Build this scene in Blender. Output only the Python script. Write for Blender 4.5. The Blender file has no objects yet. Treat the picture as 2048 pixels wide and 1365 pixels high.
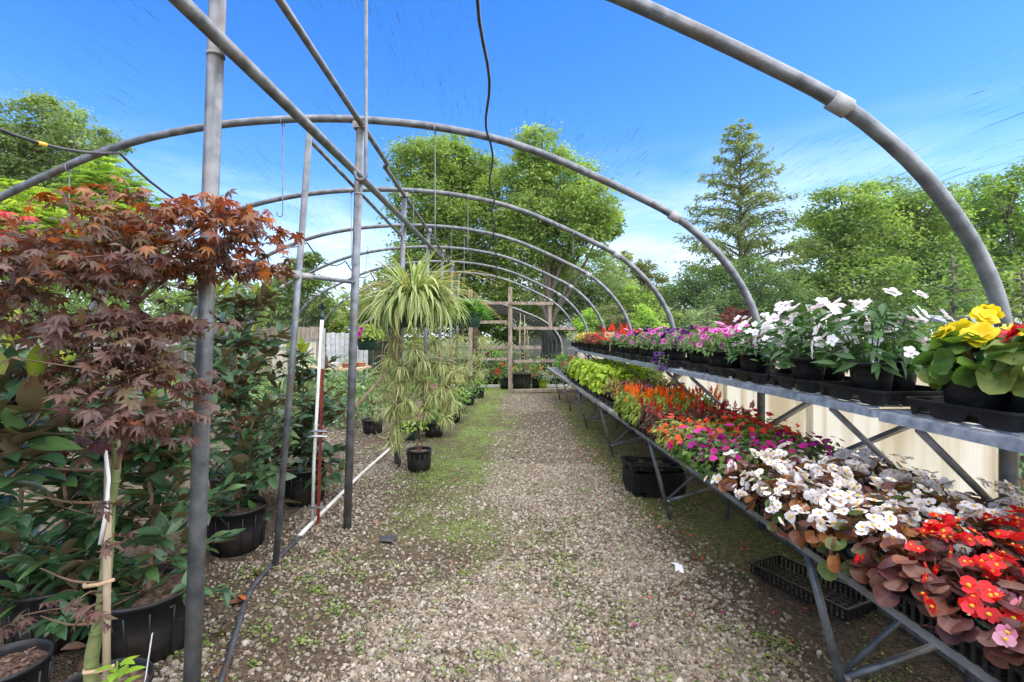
import bpy, math, random
import numpy as np
from mathutils import Vector, Matrix

# ------------------------------------------------------------------ camera, sky, sun, exposure
scene = bpy.context.scene
COL = scene.collection
R = math.radians
F_PX, CX, CY, CAM_H = 967.0, 1000.0, 670.0, 1.5      # focal length (px), principal vanishing point, eye height

cam_data = bpy.data.cameras.new('camera')
cam_data.sensor_width = 36.0
cam_data.lens = F_PX / 2048.0 * 36.0
cam_data.shift_x = (1024 - CX) / 2048.0
cam_data.shift_y = -(682.5 - CY) / 2048.0
cam_data.clip_start = 0.05
cam_data.clip_end = 600.0
cam = bpy.data.objects.new('camera', cam_data)
COL.objects.link(cam)
cam.location = (0, 0, CAM_H)
cam.rotation_euler = (R(90), 0, 0)
scene.camera = cam

SUN_EL, SUN_AZ = R(60), R(114)                        # azimuth from +Y (view direction) towards +X
world = bpy.data.worlds.new('World')
scene.world = world
world.use_nodes = True
wn, wl = world.node_tree.nodes, world.node_tree.links
wn.clear()
w_out = wn.new('ShaderNodeOutputWorld')
w_bg = wn.new('ShaderNodeBackground')
w_sky = wn.new('ShaderNodeTexSky')
w_sky.sky_type = 'NISHITA'
w_sky.sun_disc = False
w_sky.sun_elevation = SUN_EL
w_sky.sun_rotation = SUN_AZ
w_sky.altitude = 0.0
w_sky.air_density = 1.0
w_sky.dust_density = 0.35
w_sky.ozone_density = 2.2
w_hsv = wn.new('ShaderNodeHueSaturation')
w_hsv.inputs['Hue'].default_value = 0.512
w_hsv.inputs['Saturation'].default_value = 1.38
w_hsv.inputs['Value'].default_value = 0.80
# thin cirrus: stretched noise on the view direction, thicker towards the horizon
w_tc = wn.new('ShaderNodeTexCoord')
w_map = wn.new('ShaderNodeMapping')
w_map.inputs['Scale'].default_value = (1.6, 1.6, 7.0)
w_map.inputs['Rotation'].default_value = (0.0, R(9), 0.0)
w_no = wn.new('ShaderNodeTexNoise')
w_no.inputs['Scale'].default_value = 1.9
w_no.inputs['Detail'].default_value = 6.0
w_no.inputs['Roughness'].default_value = 0.55
w_no.inputs['Distortion'].default_value = 0.4
w_ramp = wn.new('ShaderNodeValToRGB')
w_ramp.color_ramp.elements[0].position = 0.45
w_ramp.color_ramp.elements[1].position = 0.74
w_sep = wn.new('ShaderNodeSeparateXYZ')
w_mr = wn.new('ShaderNodeMapRange')
w_mr.inputs['From Min'].default_value = 0.02
w_mr.inputs['From Max'].default_value = 0.36
w_mr.inputs['To Min'].default_value = 0.95
w_mr.inputs['To Max'].default_value = 0.0
w_mul = wn.new('ShaderNodeMath'); w_mul.operation = 'MULTIPLY'
w_mix = wn.new('ShaderNodeMix'); w_mix.data_type = 'RGBA'
w_mix.inputs[7].default_value = (4.6, 4.85, 5.3, 1.0)
wl.new(w_tc.outputs['Generated'], w_map.inputs['Vector'])
wl.new(w_map.outputs['Vector'], w_no.inputs['Vector'])
wl.new(w_no.outputs['Fac'], w_ramp.inputs['Fac'])
wl.new(w_tc.outputs['Generated'], w_sep.inputs['Vector'])
wl.new(w_sep.outputs['Z'], w_mr.inputs['Value'])
wl.new(w_ramp.outputs['Color'], w_mul.inputs[0])
wl.new(w_mr.outputs['Result'], w_mul.inputs[1])
wl.new(w_mul.outputs['Value'], w_mix.inputs['Factor'])
wl.new(w_sky.outputs['Color'], w_hsv.inputs['Color'])
# whitish haze low over the horizon, the same all round
w_hz = wn.new('ShaderNodeMapRange')
w_hz.inputs['From Min'].default_value = 0.0
w_hz.inputs['From Max'].default_value = 0.30
w_hz.inputs['To Min'].default_value = 0.85
w_hz.inputs['To Max'].default_value = 0.0
w_hm = wn.new('ShaderNodeMix'); w_hm.data_type = 'RGBA'
w_hm.inputs[7].default_value = (2.5, 3.0, 3.9, 1.0)
wl.new(w_sep.outputs['Z'], w_hz.inputs['Value'])
wl.new(w_hz.outputs['Result'], w_hm.inputs['Factor'])
wl.new(w_hsv.outputs['Color'], w_hm.inputs[6])
wl.new(w_hm.outputs[2], w_mix.inputs[6])
wl.new(w_mix.outputs[2], w_bg.inputs['Color'])
w_bg.inputs['Strength'].default_value = 0.15
wl.new(w_bg.outputs['Background'], w_out.inputs['Surface'])

sun_data = bpy.data.lights.new('sun', 'SUN')
sun_data.energy = 4.0
sun_data.angle = R(145)
sun_data.color = (1.0, 0.92, 0.79)
sun = bpy.data.objects.new('sun', sun_data)
COL.objects.link(sun)
sdir = Vector((math.sin(SUN_AZ) * math.cos(SUN_EL), math.cos(SUN_AZ) * math.cos(SUN_EL), math.sin(SUN_EL)))
sun.rotation_euler = (-sdir).to_track_quat('-Z', 'Y').to_euler()
sun.location = sdir * 30

vs = scene.view_settings
vs.view_transform = 'Standard'
vs.look = 'None'
vs.gamma = 1.0
vs.exposure = 1.55
vs.use_curve_mapping = False
scene.render.engine = 'CYCLES'
scene.cycles.use_denoising = True
scene.cycles.max_bounces = 7
scene.cycles.diffuse_bounces = 4
scene.cycles.glossy_bounces = 2
scene.cycles.transmission_bounces = 4
scene.cycles.transparent_max_bounces = 10

# ------------------------------------------------------------------ helpers
rng = np.random.default_rng(20)
random.seed(5)

def at(px, py, d):
    """photo pixel + distance along the tunnel -> point in the place"""
    return ((px - CX) * d / F_PX, d, CAM_H - (py - CY) * d / F_PX)

def gat(px, py):
    d = CAM_H * F_PX / (py - CY)
    return ((px - CX) * d / F_PX, d, 0.0)

def lin(r, g, b):
    f = lambda c: c / 12.92 if c <= 0.04045 else ((c + 0.055) / 1.055) ** 2.4
    return (f(r / 255), f(g / 255), f(b / 255))

class MB:
    def __init__(s):
        s.V, s.F, s.C, s.M, s.n = [], [], [], [], 0
    def add(s, V, F, col=(1, 1, 1), mi=0):
        V = np.asarray(V, dtype=np.float64).reshape(-1, 3)
        C = np.asarray(col, dtype=np.float64)
        if C.ndim == 1:
            C = np.tile(C, (len(V), 1))
        s.V.append(V); s.C.append(C)
        for f in (F if isinstance(F, list) else [F]):
            f = np.asarray(f, dtype=np.int64)
            if len(f):
                s.F.append(f + s.n); s.M.append(mi)
        s.n += len(V)
        return s
    def box(s, lo, hi, col=(1, 1, 1), mi=0):
        (a, b, c), (d, e, f) = lo, hi
        V = [(a, b, c), (d, b, c), (d, e, c), (a, e, c), (a, b, f), (d, b, f), (d, e, f), (a, e, f)]
        F = [(0, 3, 2, 1), (4, 5, 6, 7), (0, 1, 5, 4), (1, 2, 6, 5), (2, 3, 7, 6), (3, 0, 4, 7)]
        return s.add(V, np.array(F), col, mi)
    def bar(s, p, q, w, h, col=(1, 1, 1), mi=0, up=(0, 0, 1)):
        p, q = Vector(p), Vector(q)
        y = (q - p).normalized()
        x = y.cross(Vector(up))
        if x.length < 1e-4: x = y.cross(Vector((1, 0, 0)))
        x.normalize(); z = x.cross(y)
        V = []
        for o in (p, q):
            for a, b in ((-1, -1), (1, -1), (1, 1), (-1, 1)):
                V.append(o + x * (a * w / 2) + z * (b * h / 2))
        F = [(0, 1, 2, 3), (7, 6, 5, 4), (0, 4, 5, 1), (1, 5, 6, 2), (2, 6, 7, 3), (3, 7, 4, 0)]
        return s.add([tuple(v) for v in V], np.array(F), col, mi)
    def tube(s, pts, rad, seg=8, col=(1, 1, 1), mi=0, caps=True):
        P = np.asarray(pts, dtype=np.float64)
        n = len(P)
        rad = np.full(n, rad) if np.isscalar(rad) else np.asarray(rad, dtype=np.float64)
        T = np.gradient(P, axis=0)
        T /= np.linalg.norm(T, axis=1)[:, None] + 1e-12
        ref = np.array((0., 0, 1)) if abs(T[0, 2]) < 0.9 else np.array((1., 0, 0))
        x = np.cross(T[0], ref); x /= np.linalg.norm(x)
        V = []
        ang = np.linspace(0, 2 * math.pi, seg, endpoint=False)
        for i in range(n):
            x = x - T[i] * x.dot(T[i]); x /= np.linalg.norm(x) + 1e-12
            y = np.cross(T[i], x)
            V.append(P[i] + rad[i] * (np.cos(ang)[:, None] * x + np.sin(ang)[:, None] * y))
        V = np.concatenate(V)
        F = []
        for i in range(n - 1):
            for j in range(seg):
                k = (j + 1) % seg
                F.append((i * seg + j, i * seg + k, (i + 1) * seg + k, (i + 1) * seg + j))
        fl = [np.array(F)]
        if caps:
            fl.append(np.array([list(range(seg))[::-1]]))
            fl.append(np.array([list(range((n - 1) * seg, n * seg))]))
        return s.add(V, fl, col, mi)
    def lathe(s, prof, seg=24, c=(0, 0, 0), col=(1, 1, 1), mi=0):
        prof = np.asarray(prof, dtype=np.float64)
        ang = np.linspace(0, 2 * math.pi, seg, endpoint=False)
        n = len(prof)
        V = np.stack([np.outer(prof[:, 0], np.cos(ang)), np.outer(prof[:, 0], np.sin(ang)),
                      np.repeat(prof[:, 1][:, None], seg, 1)], -1).reshape(-1, 3) + np.asarray(c)
        F = []
        for i in range(n - 1):
            for j in range(seg):
                k = (j + 1) % seg
                F.append((i * seg + j, i * seg + k, (i + 1) * seg + k, (i + 1) * seg + j))
        return s.add(V, np.array(F), col, mi)
    def mesh(s, name, mats, smooth=False):
        me = bpy.data.meshes.new(name)
        if s.n:
            V = np.concatenate(s.V)
            tot = np.concatenate([np.full(len(f), f.shape[1]) for f in s.F])
            idx = np.concatenate([f.ravel() for f in s.F])
            mi = np.concatenate([np.full(len(f), m) for f, m in zip(s.F, s.M)])
            st = np.concatenate([[0], np.cumsum(tot)[:-1]])
            me.vertices.add(len(V)); me.vertices.foreach_set('co', V.astype(np.float32).ravel())
            me.loops.add(len(idx)); me.loops.foreach_set('vertex_index', idx.astype(np.int32))
            me.polygons.add(len(tot)); me.polygons.foreach_set('loop_start', st.astype(np.int32))
            me.polygons.foreach_set('loop_total', tot.astype(np.int32))
            me.polygons.foreach_set('material_index', mi.astype(np.int32))
            me.polygons.foreach_set('use_smooth', np.full(len(tot), bool(smooth)))
            C = np.concatenate(s.C)
            ca = me.color_attributes.new('Col', 'FLOAT_COLOR', 'POINT')
            ca.data.foreach_set('color', np.concatenate([C, np.ones((len(C), 1))], 1).astype(np.float32).ravel())
            me.update(calc_edges=True)
        for m in (mats if isinstance(mats, (list, tuple)) else [mats]):
            me.materials.append(m)
        return me
    def build(s, name, mats, parent=None, smooth=False, kind=None):
        return put(name, s.mesh(name, mats, smooth), parent, kind=kind)

def put(name, me, parent=None, mat4=None, kind=None):
    o = bpy.data.objects.new(name, me)
    COL.objects.link(o)
    if parent is not None: o.parent = parent
    if mat4 is not None: o.matrix_basis = mat4
    if kind: o['kind'] = kind
    return o

def tag(o, label, cat, group=None):
    o['label'] = label; o['category'] = cat
    if group: o['group'] = group
    return o

def thing(name, label, cat, loc=(0, 0, 0), group=None, rz=0.0, tilt=(0, 0)):
    o = bpy.data.objects.new(name, None)
    o.empty_display_size = 0.05
    COL.objects.link(o)
    o.location = loc; o.rotation_euler = (tilt[0], tilt[1], rz)
    return tag(o, label, cat, group)

def norm(a):
    return a / (np.linalg.norm(a, axis=-1, keepdims=True) + 1e-12)

def frames(d, up):
    """(N,3,3) matrices with columns: width axis, leaf axis, leaf normal"""
    y = norm(d); x = norm(np.cross(y, up)); z = np.cross(x, y)
    return np.stack([x, y, z], -1)

def scatter(mb, tpls, M3, P, S, cols):
    """place leaf templates: tpls list of (V, [F], mult); every placement picks one"""
    N = len(P)
    S = np.asarray(S, dtype=float)
    if S.ndim == 0: S = np.full(N, float(S))
    pick = rng.integers(0, len(tpls), N)
    for k, (TV, TF, mult) in enumerate(tpls):
        sel = np.where(pick == k)[0]
        if not len(sel): continue
        V = np.einsum('nij,vj->nvi', M3[sel], TV) * S[sel, None, None] + P[sel][:, None, :]
        C = cols[sel][:, None, :] * mult[None, :, :] if mult.ndim == 2 else cols[sel][:, None, :] * mult[None, :, None]
        nv = len(TV)
        off = (np.arange(len(sel)) * nv)[:, None, None]
        mb.add(V.reshape(-1, 3), [(f[None] + off).reshape(-1, f.shape[1]) for f in TF], C.reshape(-1, 3))
    return mb

def mats4(M3, P, S):
    out = []
    S = np.full(len(P), float(S)) if np.isscalar(S) else S
    for m, p, s in zip(M3, P, S):
        a = np.eye(4); a[:3, :3] = m * s; a[:3, 3] = p
        out.append(Matrix(a.tolist()))
    return out

def jit(n, s=1.0):
    return rng.normal(0, s, (n, 3))

def pal(cols, n, var=0.12):
    """n colours drawn from a palette, with a little brightness change from one to the next"""
    c = np.asarray(cols)[rng.integers(0, len(cols), n)]
    return np.clip(c * (1 + rng.normal(0, var, (n, 1))), 0.002, 1)

def leaf_tpl(L=1.0, W=0.4, n=4, shape='ovate', fold=0.25, droop=0.25, mid=1.2, edge=0.95, wave=0.0, twist=0.0):
    t = np.linspace(0, 1, n + 1)
    if shape == 'ovate': w = np.sin(math.pi * t ** 0.8) ** 0.85
    elif shape == 'lance': w = np.sin(math.pi * t ** 0.75) ** 1.2
    elif shape == 'round': w = np.sqrt(np.clip(1 - (2 * t - 0.96) ** 2, 0, 1))
    elif shape == 'obovate': w = np.sin(math.pi * t ** 1.25) ** 0.8
    elif shape == 'heart': w = np.where(t < 0.3, 0.55 + 1.5 * t, np.cos((t - 0.3) / 0.7 * math.pi / 2) ** 0.8)
    else: w = np.clip(1.15 * (1 - t ** 2.2), 0, 1) * np.clip(t * 6 + 0.55, 0, 1)        # strap
    w = np.maximum(w, 0.03) * W / 2
    V, mu = [], []
    for i in range(n + 1):
        zc = -droop * t[i] ** 1.8 * L
        yc = L * t[i] * (1 - 0.18 * droop * t[i])
        wv = wave * math.sin(t[i] * 9.0) * W
        tw = twist * t[i]
        for sx in (-1, 0, 1):
            x, z = sx * w[i], abs(sx) * fold * w[i] + sx * wv
            V.append((x * math.cos(tw) - z * math.sin(tw), yc, zc + x * math.sin(tw) + z * math.cos(tw)))
            mu.append(mid if sx == 0 else edge)
    F = []
    for i in range(n):
        a = i * 3
        F += [(a, a + 1, a + 4, a + 3), (a + 1, a + 2, a + 5, a + 4)]
    return (np.array(V), [np.array(F)], np.array(mu, dtype=float))

def diamond_tpl(L=1.0, W=0.6, fold=0.2):
    V = np.array([(0, 0, 0), (W / 2, L * .45, fold * W / 2), (0, L, -.08), (-W / 2, L * .45, fold * W / 2)])
    return (V, [np.array([(0, 1, 2), (0, 2, 3)])], np.array([.85, 1., 1.1, 1.]))

def palmate_tpl(lobes=7, droop=0.25, thin=0.13, seed=0):
    """a Japanese maple leaf: pointed lobes fanned round the leaf stalk"""
    r = np.random.default_rng(seed)
    V, F, mu = [(0, 0, 0)], [], [1.25]
    ang = np.linspace(-2.25, 2.25, lobes)
    for a in ang:
        Ln = (1.0 - 0.13 * abs(a) ** 1.35) * r.uniform(.9, 1.1)
        a = a + r.normal(0, .05)
        d = np.array((math.sin(a), math.cos(a), 0)); s = np.array((d[1], -d[0], 0))
        dr = droop * r.uniform(.6, 1.5)
        b = len(V)
        V.append(tuple(d * Ln * .42 + s * thin - np.array((0, 0, dr * .12 - .025))))
        V.append(tuple(d * Ln * .5 - np.array((0, 0, dr * .22))))
        V.append(tuple(d * Ln * .42 - s * thin - np.array((0, 0, dr * .12 - .025))))
        V.append(tuple(d * Ln - np.array((0, 0, dr * .75))))
        F += [(0, b, b + 1), (0, b + 1, b + 2), (b, b + 3, b + 1), (b + 1, b + 3, b + 2)]
        mu += [.95, 1.15, .95, .9]
    return (np.array(V), [np.array(F)], np.array(mu))

def arc_pts(p, q, sag, n=10):
    t = np.linspace(0, 1, n)
    p, q = np.asarray(p, float), np.asarray(q, float)
    P = p + (q - p) * t[:, None]
    P[:, 2] -= sag * 4 * t * (1 - t)
    return P

def vnoise(x, y, sc, seed=0):
    r = np.random.default_rng(seed)
    G = r.random((64, 64))
    x, y = np.asarray(x) * sc + 17.3, np.asarray(y) * sc + 9.1
    xi, yi = np.floor(x).astype(int), np.floor(y).astype(int)
    fx, fy = x - xi, y - yi
    fx, fy = fx * fx * (3 - 2 * fx), fy * fy * (3 - 2 * fy)
    g = lambda a, b: G[a % 64, b % 64]
    return (g(xi, yi) * (1 - fx) + g(xi + 1, yi) * fx) * (1 - fy) + (g(xi, yi + 1) * (1 - fx) + g(xi + 1, yi + 1) * fx) * fy

def fbm(x, y, sc, seed=0, o=4):
    v, a, s = 0, 0.5, 0
    for i in range(o):
        v = v + a * vnoise(x, y, sc * 2 ** i, seed + i); s += a; a *= 0.55
    return v / s

ORD = ['nearest', 'second nearest', 'third nearest', 'fourth nearest', 'fifth nearest', 'sixth nearest', 'seventh nearest',
       'eighth nearest', 'ninth nearest', 'tenth nearest', 'eleventh nearest', 'twelfth nearest', 'thirteenth nearest',
       'fourteenth nearest', 'fifteenth nearest', 'sixteenth nearest', 'seventeenth nearest', 'eighteenth nearest', 'nineteenth nearest', 'twentieth nearest', 'twenty first nearest', 'twenty second nearest', 'twenty third nearest', 'twenty fourth nearest']

# ------------------------------------------------------------------ materials
def mat_new(name):
    m = bpy.data.materials.new(name)
    m.use_nodes = True
    nt = m.node_tree
    return m, nt.nodes, nt.links, nt.nodes['Principled BSDF']

def mat_noise(name, c1, c2, scale=8.0, rough=0.6, metal=0.0, bump=0.0, bscale=60.0, detail=5.0, stretch=(1, 1, 1), spec=0.5, attr=False, lo=.35, hi=.65, rust=0.0):
    m, N, Lk, bs = mat_new(name)
    tc = N.new('ShaderNodeTexCoord'); mp = N.new('ShaderNodeMapping')
    mp.inputs['Scale'].default_value = stretch
    no = N.new('ShaderNodeTexNoise'); no.inputs['Scale'].default_value = scale; no.inputs['Detail'].default_value = detail
    rp = N.new('ShaderNodeValToRGB')
    rp.color_ramp.elements[0].position = lo; rp.color_ramp.elements[0].color = (*c1, 1)
    rp.color_ramp.elements[1].position = hi; rp.color_ramp.elements[1].color = (*c2, 1)
    Lk.new(tc.outputs['Object'], mp.inputs['Vector']); Lk.new(mp.outputs['Vector'], no.inputs['Vector'])
    Lk.new(no.outputs['Fac'], rp.inputs['Fac'])
    colout = rp.outputs['Color']
    if attr:
        at_ = N.new('ShaderNodeAttribute'); at_.attribute_name = 'Col'
        mx = N.new('ShaderNodeMix'); mx.data_type = 'RGBA'; mx.blend_type = 'MULTIPLY'; mx.inputs['Factor'].default_value = 1.0
        Lk.new(colout, mx.inputs[6]); Lk.new(at_.outputs['Color'], mx.inputs[7]); colout = mx.outputs[2]
    if rust:
        nr = N.new('ShaderNodeTexNoise'); nr.inputs['Scale'].default_value = 3.3; nr.inputs['Detail'].default_value = 7; nr.inputs['Roughness'].default_value = .7
        rr_ = N.new('ShaderNodeMapRange'); rr_.inputs['From Min'].default_value = .52; rr_.inputs['From Max'].default_value = .72; rr_.inputs['To Max'].default_value = rust
        Lk.new(tc.outputs['Object'], nr.inputs['Vector']); Lk.new(nr.outputs['Fac'], rr_.inputs['Value'])
        mr_ = N.new('ShaderNodeMix'); mr_.data_type = 'RGBA'; mr_.inputs[7].default_value = (.17, .115, .07, 1)
        Lk.new(rr_.outputs['Result'], mr_.inputs['Factor']); Lk.new(colout, mr_.inputs[6]); colout = mr_.outputs[2]
    Lk.new(colout, bs.inputs['Base Color'])
    bs.inputs['Roughness'].default_value = rough; bs.inputs['Metallic'].default_value = metal
    bs.inputs['Specular IOR Level'].default_value = spec
    if bump:
        nb = N.new('ShaderNodeTexNoise'); nb.inputs['Scale'].default_value = bscale; nb.inputs['Detail'].default_value = 4
        bp = N.new('ShaderNodeBump'); bp.inputs['Strength'].default_value = bump; bp.inputs['Distance'].default_value = 0.01
        Lk.new(mp.outputs['Vector'], nb.inputs['Vector']); Lk.new(nb.outputs['Fac'], bp.inputs['Height'])
        Lk.new(bp.outputs['Normal'], bs.inputs['Normal'])
    return m

def mat_leaf(name, rough=0.5, trans=0.3, spec=0.4, under=None, vein=0.15, tcol=(1.25, 1.3, 0.6)):
    """pigment from the 'Col' attribute, fine mottling, light passing through the blade"""
    m, N, Lk, bs = mat_new(name)
    out = N['Material Output']
    a = N.new('ShaderNodeAttribute'); a.attribute_name = 'Col'
    tc = N.new('ShaderNodeTexCoord')
    no = N.new('ShaderNodeTexNoise'); no.inputs['Scale'].default_value = 45; no.inputs['Detail'].default_value = 3
    Lk.new(tc.outputs['Object'], no.inputs['Vector'])
    mr = N.new('ShaderNodeMapRange'); mr.inputs['To Min'].default_value = 1 - vein * 2; mr.inputs['To Max'].default_value = 1 + vein * 2
    Lk.new(no.outputs['Fac'], mr.inputs['Value'])
    mx = N.new('ShaderNodeVectorMath'); mx.operation = 'SCALE'
    Lk.new(a.outputs['Color'], mx.inputs[0]); Lk.new(mr.outputs['Result'], mx.inputs['Scale'])
    col = mx.outputs['Vector']
    if under:
        ge = N.new('ShaderNodeNewGeometry')
        mu = N.new('ShaderNodeMix'); mu.data_type = 'RGBA'; mu.inputs[7].default_value = (*under, 1)
        Lk.new(ge.outputs['Backfacing'], mu.inputs['Factor']); Lk.new(col, mu.inputs[6]); col = mu.outputs[2]
    Lk.new(col, bs.inputs['Base Color'])
    bs.inputs['Roughness'].default_value = rough
    bs.inputs['Specular IOR Level'].default_value = spec
    tr = N.new('ShaderNodeBsdfTranslucent')
    tm = N.new('ShaderNodeVectorMath'); tm.operation = 'MULTIPLY'; tm.inputs[1].default_value = tcol
    Lk.new(col, tm.inputs[0]); Lk.new(tm.outputs['Vector'], tr.inputs['Color'])
    ms = N.new('ShaderNodeMixShader'); ms.inputs['Fac'].default_value = trans
    Lk.new(bs.outputs['BSDF'], ms.inputs[1]); Lk.new(tr.outputs['BSDF'], ms.inputs[2])
    Lk.new(ms.outputs['Shader'], out.inputs['Surface'])
    return m

M = {}
M['galv'] = mat_noise('galvanised_steel', (.085, .095, .103), (.19, .203, .215), 14, .45, .45, .15, 90, rust=.75)
M['galv_dull'] = mat_noise('weathered_steel', (.20, .19, .175), (.36, .36, .36), 9, .6, .35, .2, 80, rust=.8)
M['rail'] = mat_noise('bench_rail_steel', (.22, .26, .31), (.42, .47, .54), 22, .5, .35, .15, 120, rust=.35)
M['black_plastic'] = mat_noise('black_plastic', (.006, .006, .0065), (.014, .014, .015), 18, .5, 0, .12, 60, spec=.28)
M['pot_plastic'] = mat_noise('scuffed_black_plastic', (.008, .0085, .0095), (.024, .026, .029), 6, .5, 0, .15, 30, detail=8, lo=.4, hi=.8, rust=.28)
M['green_plastic'] = mat_noise('dark_green_plastic', (.010, .040, .028), (.018, .060, .042), 10, .42, 0, .1, 40)
M['hose'] = mat_noise('black_rubber_hose', (.02, .022, .026), (.06, .065, .075), 12, .55)
M['pvc'] = mat_noise('white_pvc', (.52, .50, .43), (.74, .73, .69), 7, .45)
M['red_paint'] = mat_noise('dark_red_paint', (.13, .022, .018), (.22, .035, .025), 9, .5)
M['white_paint'] = mat_noise('white_paint', (.32, .33, .33), (.50, .50, .49), 8, .6)
M['wood'] = mat_noise('weathered_timber', (.16, .12, .085), (.34, .28, .21), 9, .8, 0, .4, 40, stretch=(3, 3, .5))
M['plank'] = mat_noise('pale_plank', (.42, .28, .15), (.58, .42, .25), 7, .7, 0, .2, 40)
M['stake'] = mat_noise('bamboo_stake', (.30, .23, .15), (.46, .37, .26), 10, .7, stretch=(3, 3, .4))
M['bark'] = mat_noise('tree_bark', (.07, .055, .042), (.18, .15, .12), 6, .9, 0, .6, 20, stretch=(2, 2, .4))
M['maple_bark'] = mat_noise('green_maple_bark', (.10, .13, .035), (.20, .22, .085), 5, .6, 0, .25, 30, stretch=(1, 1, 3.0))
M['twig'] = mat_noise('brown_twig', (.09, .055, .03), (.19, .12, .07), 12, .8)
M['soil'] = mat_noise('potting_soil', (.018, .012, .008), (.085, .055, .035), 40, .95, 0, .9, 90)
M['mulch'] = mat_noise('bark_mulch', (.05, .028, .02), (.21, .13, .09), 45, .9, 0, .9, 70, detail=6)
M['leaf'] = mat_leaf('soft_leaf', .5, .34, .35)
M['leaf_gloss'] = mat_leaf('glossy_leaf', .45, .26, .3)
M['magnolia'] = mat_leaf('magnolia_leaf', .33, .14, .42, under=(.11, .085, .045))
M['maple'] = mat_leaf('maple_leaf', .42, .34, .5, tcol=(1.7, 1.0, .5))
M['straw'] = mat_leaf('pale_strap_leaf', .5, .32, .3, tcol=(1.08, 1.04, .72))
M['tree_leaf'] = mat_leaf('tree_leaf', .55, .5, .3)
M['petal'] = mat_leaf('petal', .5, .30, .3, vein=.05, tcol=(1.1, 1.0, 1.0))
M['grass'] = mat_leaf('grass_blade', .55, .3, .3)
M['dry'] = mat_leaf('dry_leaf', .7, .15, .25, tcol=(1.2, .9, .6))
M['stone'] = mat_noise('gravel_stone', (.48, .48, .48), (.82, .82, .82), 60, .85, 0, .35, 120, attr=True)
M['concrete'] = mat_noise('pale_concrete', (.38, .37, .34), (.52, .50, .47), 6, .9)
M['tag_white'] = mat_noise('white_tag', (.72, .73, .74), (.82, .82, .82), 20, .5)
M['tag_yellow'] = mat_noise('yellow_tag', (.62, .36, .03), (.75, .47, .06), 20, .5)
M['ink'] = mat_noise('black_ink', (.01, .01, .01), (.02, .02, .02), 20, .6)
M['roof'] = mat_noise('grey_shingle', (.16, .17, .19), (.25, .26, .28), 12, .9)
M['siding'] = mat_noise('house_siding', (.20, .20, .18), (.28, .28, .26), 4, .8)
M['glass'] = mat_noise('window_glass', (.03, .04, .05), (.06, .07, .08), 3, .1)
M['clay'] = mat_noise('terracotta', (.26, .10, .05), (.38, .17, .09), 10, .8)

def mat_net():
    """thin knitted shade cloth: mostly open, with pulled black threads and a few holes of wear"""
    m, N, Lk, bs = mat_new('shade_net_cloth')
    out = N['Material Output']
    uv = N.new('ShaderNodeUVMap'); uv.uv_map = 'UVMap'
    def streak(sx, sy, lo, hi, dist):
        mp = N.new('ShaderNodeMapping'); mp.inputs['Scale'].default_value = (sx, sy, 1)
        no = N.new('ShaderNodeTexNoise'); no.inputs['Scale'].default_value = 1.0; no.inputs['Detail'].default_value = 3
        no.inputs['Distortion'].default_value = dist
        rp = N.new('ShaderNodeMapRange'); rp.inputs['From Min'].default_value = lo; rp.inputs['From Max'].default_value = hi
        Lk.new(uv.outputs['UV'], mp.inputs['Vector']); Lk.new(mp.outputs['Vector'], no.inputs['Vector']); Lk.new(no.outputs['Fac'], rp.inputs['Value'])
        return rp.outputs['Result']
    a = streak(130, 3.0, .60, .68, 1.4)
    patch = streak(1.1, .7, .46, .62, .0)
    mu = N.new('ShaderNodeMath'); mu.operation = 'MULTIPLY'; Lk.new(a, mu.inputs[0]); Lk.new(patch, mu.inputs[1])
    spec = streak(22, 22, .76, .79, 0.)
    mxm = N.new('ShaderNodeMath'); mxm.operation = 'MAXIMUM'; Lk.new(mu.outputs[0], mxm.inputs[0]); Lk.new(spec, mxm.inputs[1])
    sc = N.new('ShaderNodeMapRange'); sc.inputs['To Min'].default_value = .085; sc.inputs['To Max'].default_value = .66
    Lk.new(mxm.outputs[0], sc.inputs['Value'])
    tr = N.new('ShaderNodeBsdfTransparent')
    bs.inputs['Base Color'].default_value = (.20, .215, .23, 1); bs.inputs['Roughness'].default_value = .8
    ms = N.new('ShaderNodeMixShader')
    Lk.new(sc.outputs['Result'], ms.inputs['Fac']); Lk.new(tr.outputs['BSDF'], ms.inputs[1]); Lk.new(bs.outputs['BSDF'], ms.inputs[2])
    Lk.new(ms.outputs['Shader'], out.inputs['Surface'])
    return m
M['net'] = mat_net()

def mat_net_dark(name, fac, col):
    m, N, Lk, bs = mat_new(name)
    out = N['Material Output']
    tc = N.new('ShaderNodeTexCoord')
    mp = N.new('ShaderNodeMapping'); mp.inputs['Scale'].default_value = (6, 1, 6)
    no = N.new('ShaderNodeTexNoise'); no.inputs['Scale'].default_value = 2.0; no.inputs['Detail'].default_value = 5
    mr = N.new('ShaderNodeMapRange'); mr.inputs['To Min'].default_value = fac - .12; mr.inputs['To Max'].default_value = min(fac + .15, 1)
    Lk.new(tc.outputs['Object'], mp.inputs['Vector']); Lk.new(mp.outputs['Vector'], no.inputs['Vector']); Lk.new(no.outputs['Fac'], mr.inputs['Value'])
    tr = N.new('ShaderNodeBsdfTransparent')
    bs.inputs['Base Color'].default_value = (*col, 1); bs.inputs['Roughness'].default_value = .7
    ms = N.new('ShaderNodeMixShader')
    Lk.new(mr.outputs['Result'], ms.inputs['Fac']); Lk.new(tr.outputs['BSDF'], ms.inputs[1]); Lk.new(bs.outputs['BSDF'], ms.inputs[2])
    Lk.new(ms.outputs['Shader'], out.inputs['Surface'])
    return m
M['net_dark'] = mat_net_dark('dense_black_shade_cloth', .86, (.05, .053, .06))
M['film'] = mat_net_dark('dusty_plastic_film', .35, (.45, .47, .5))

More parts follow.
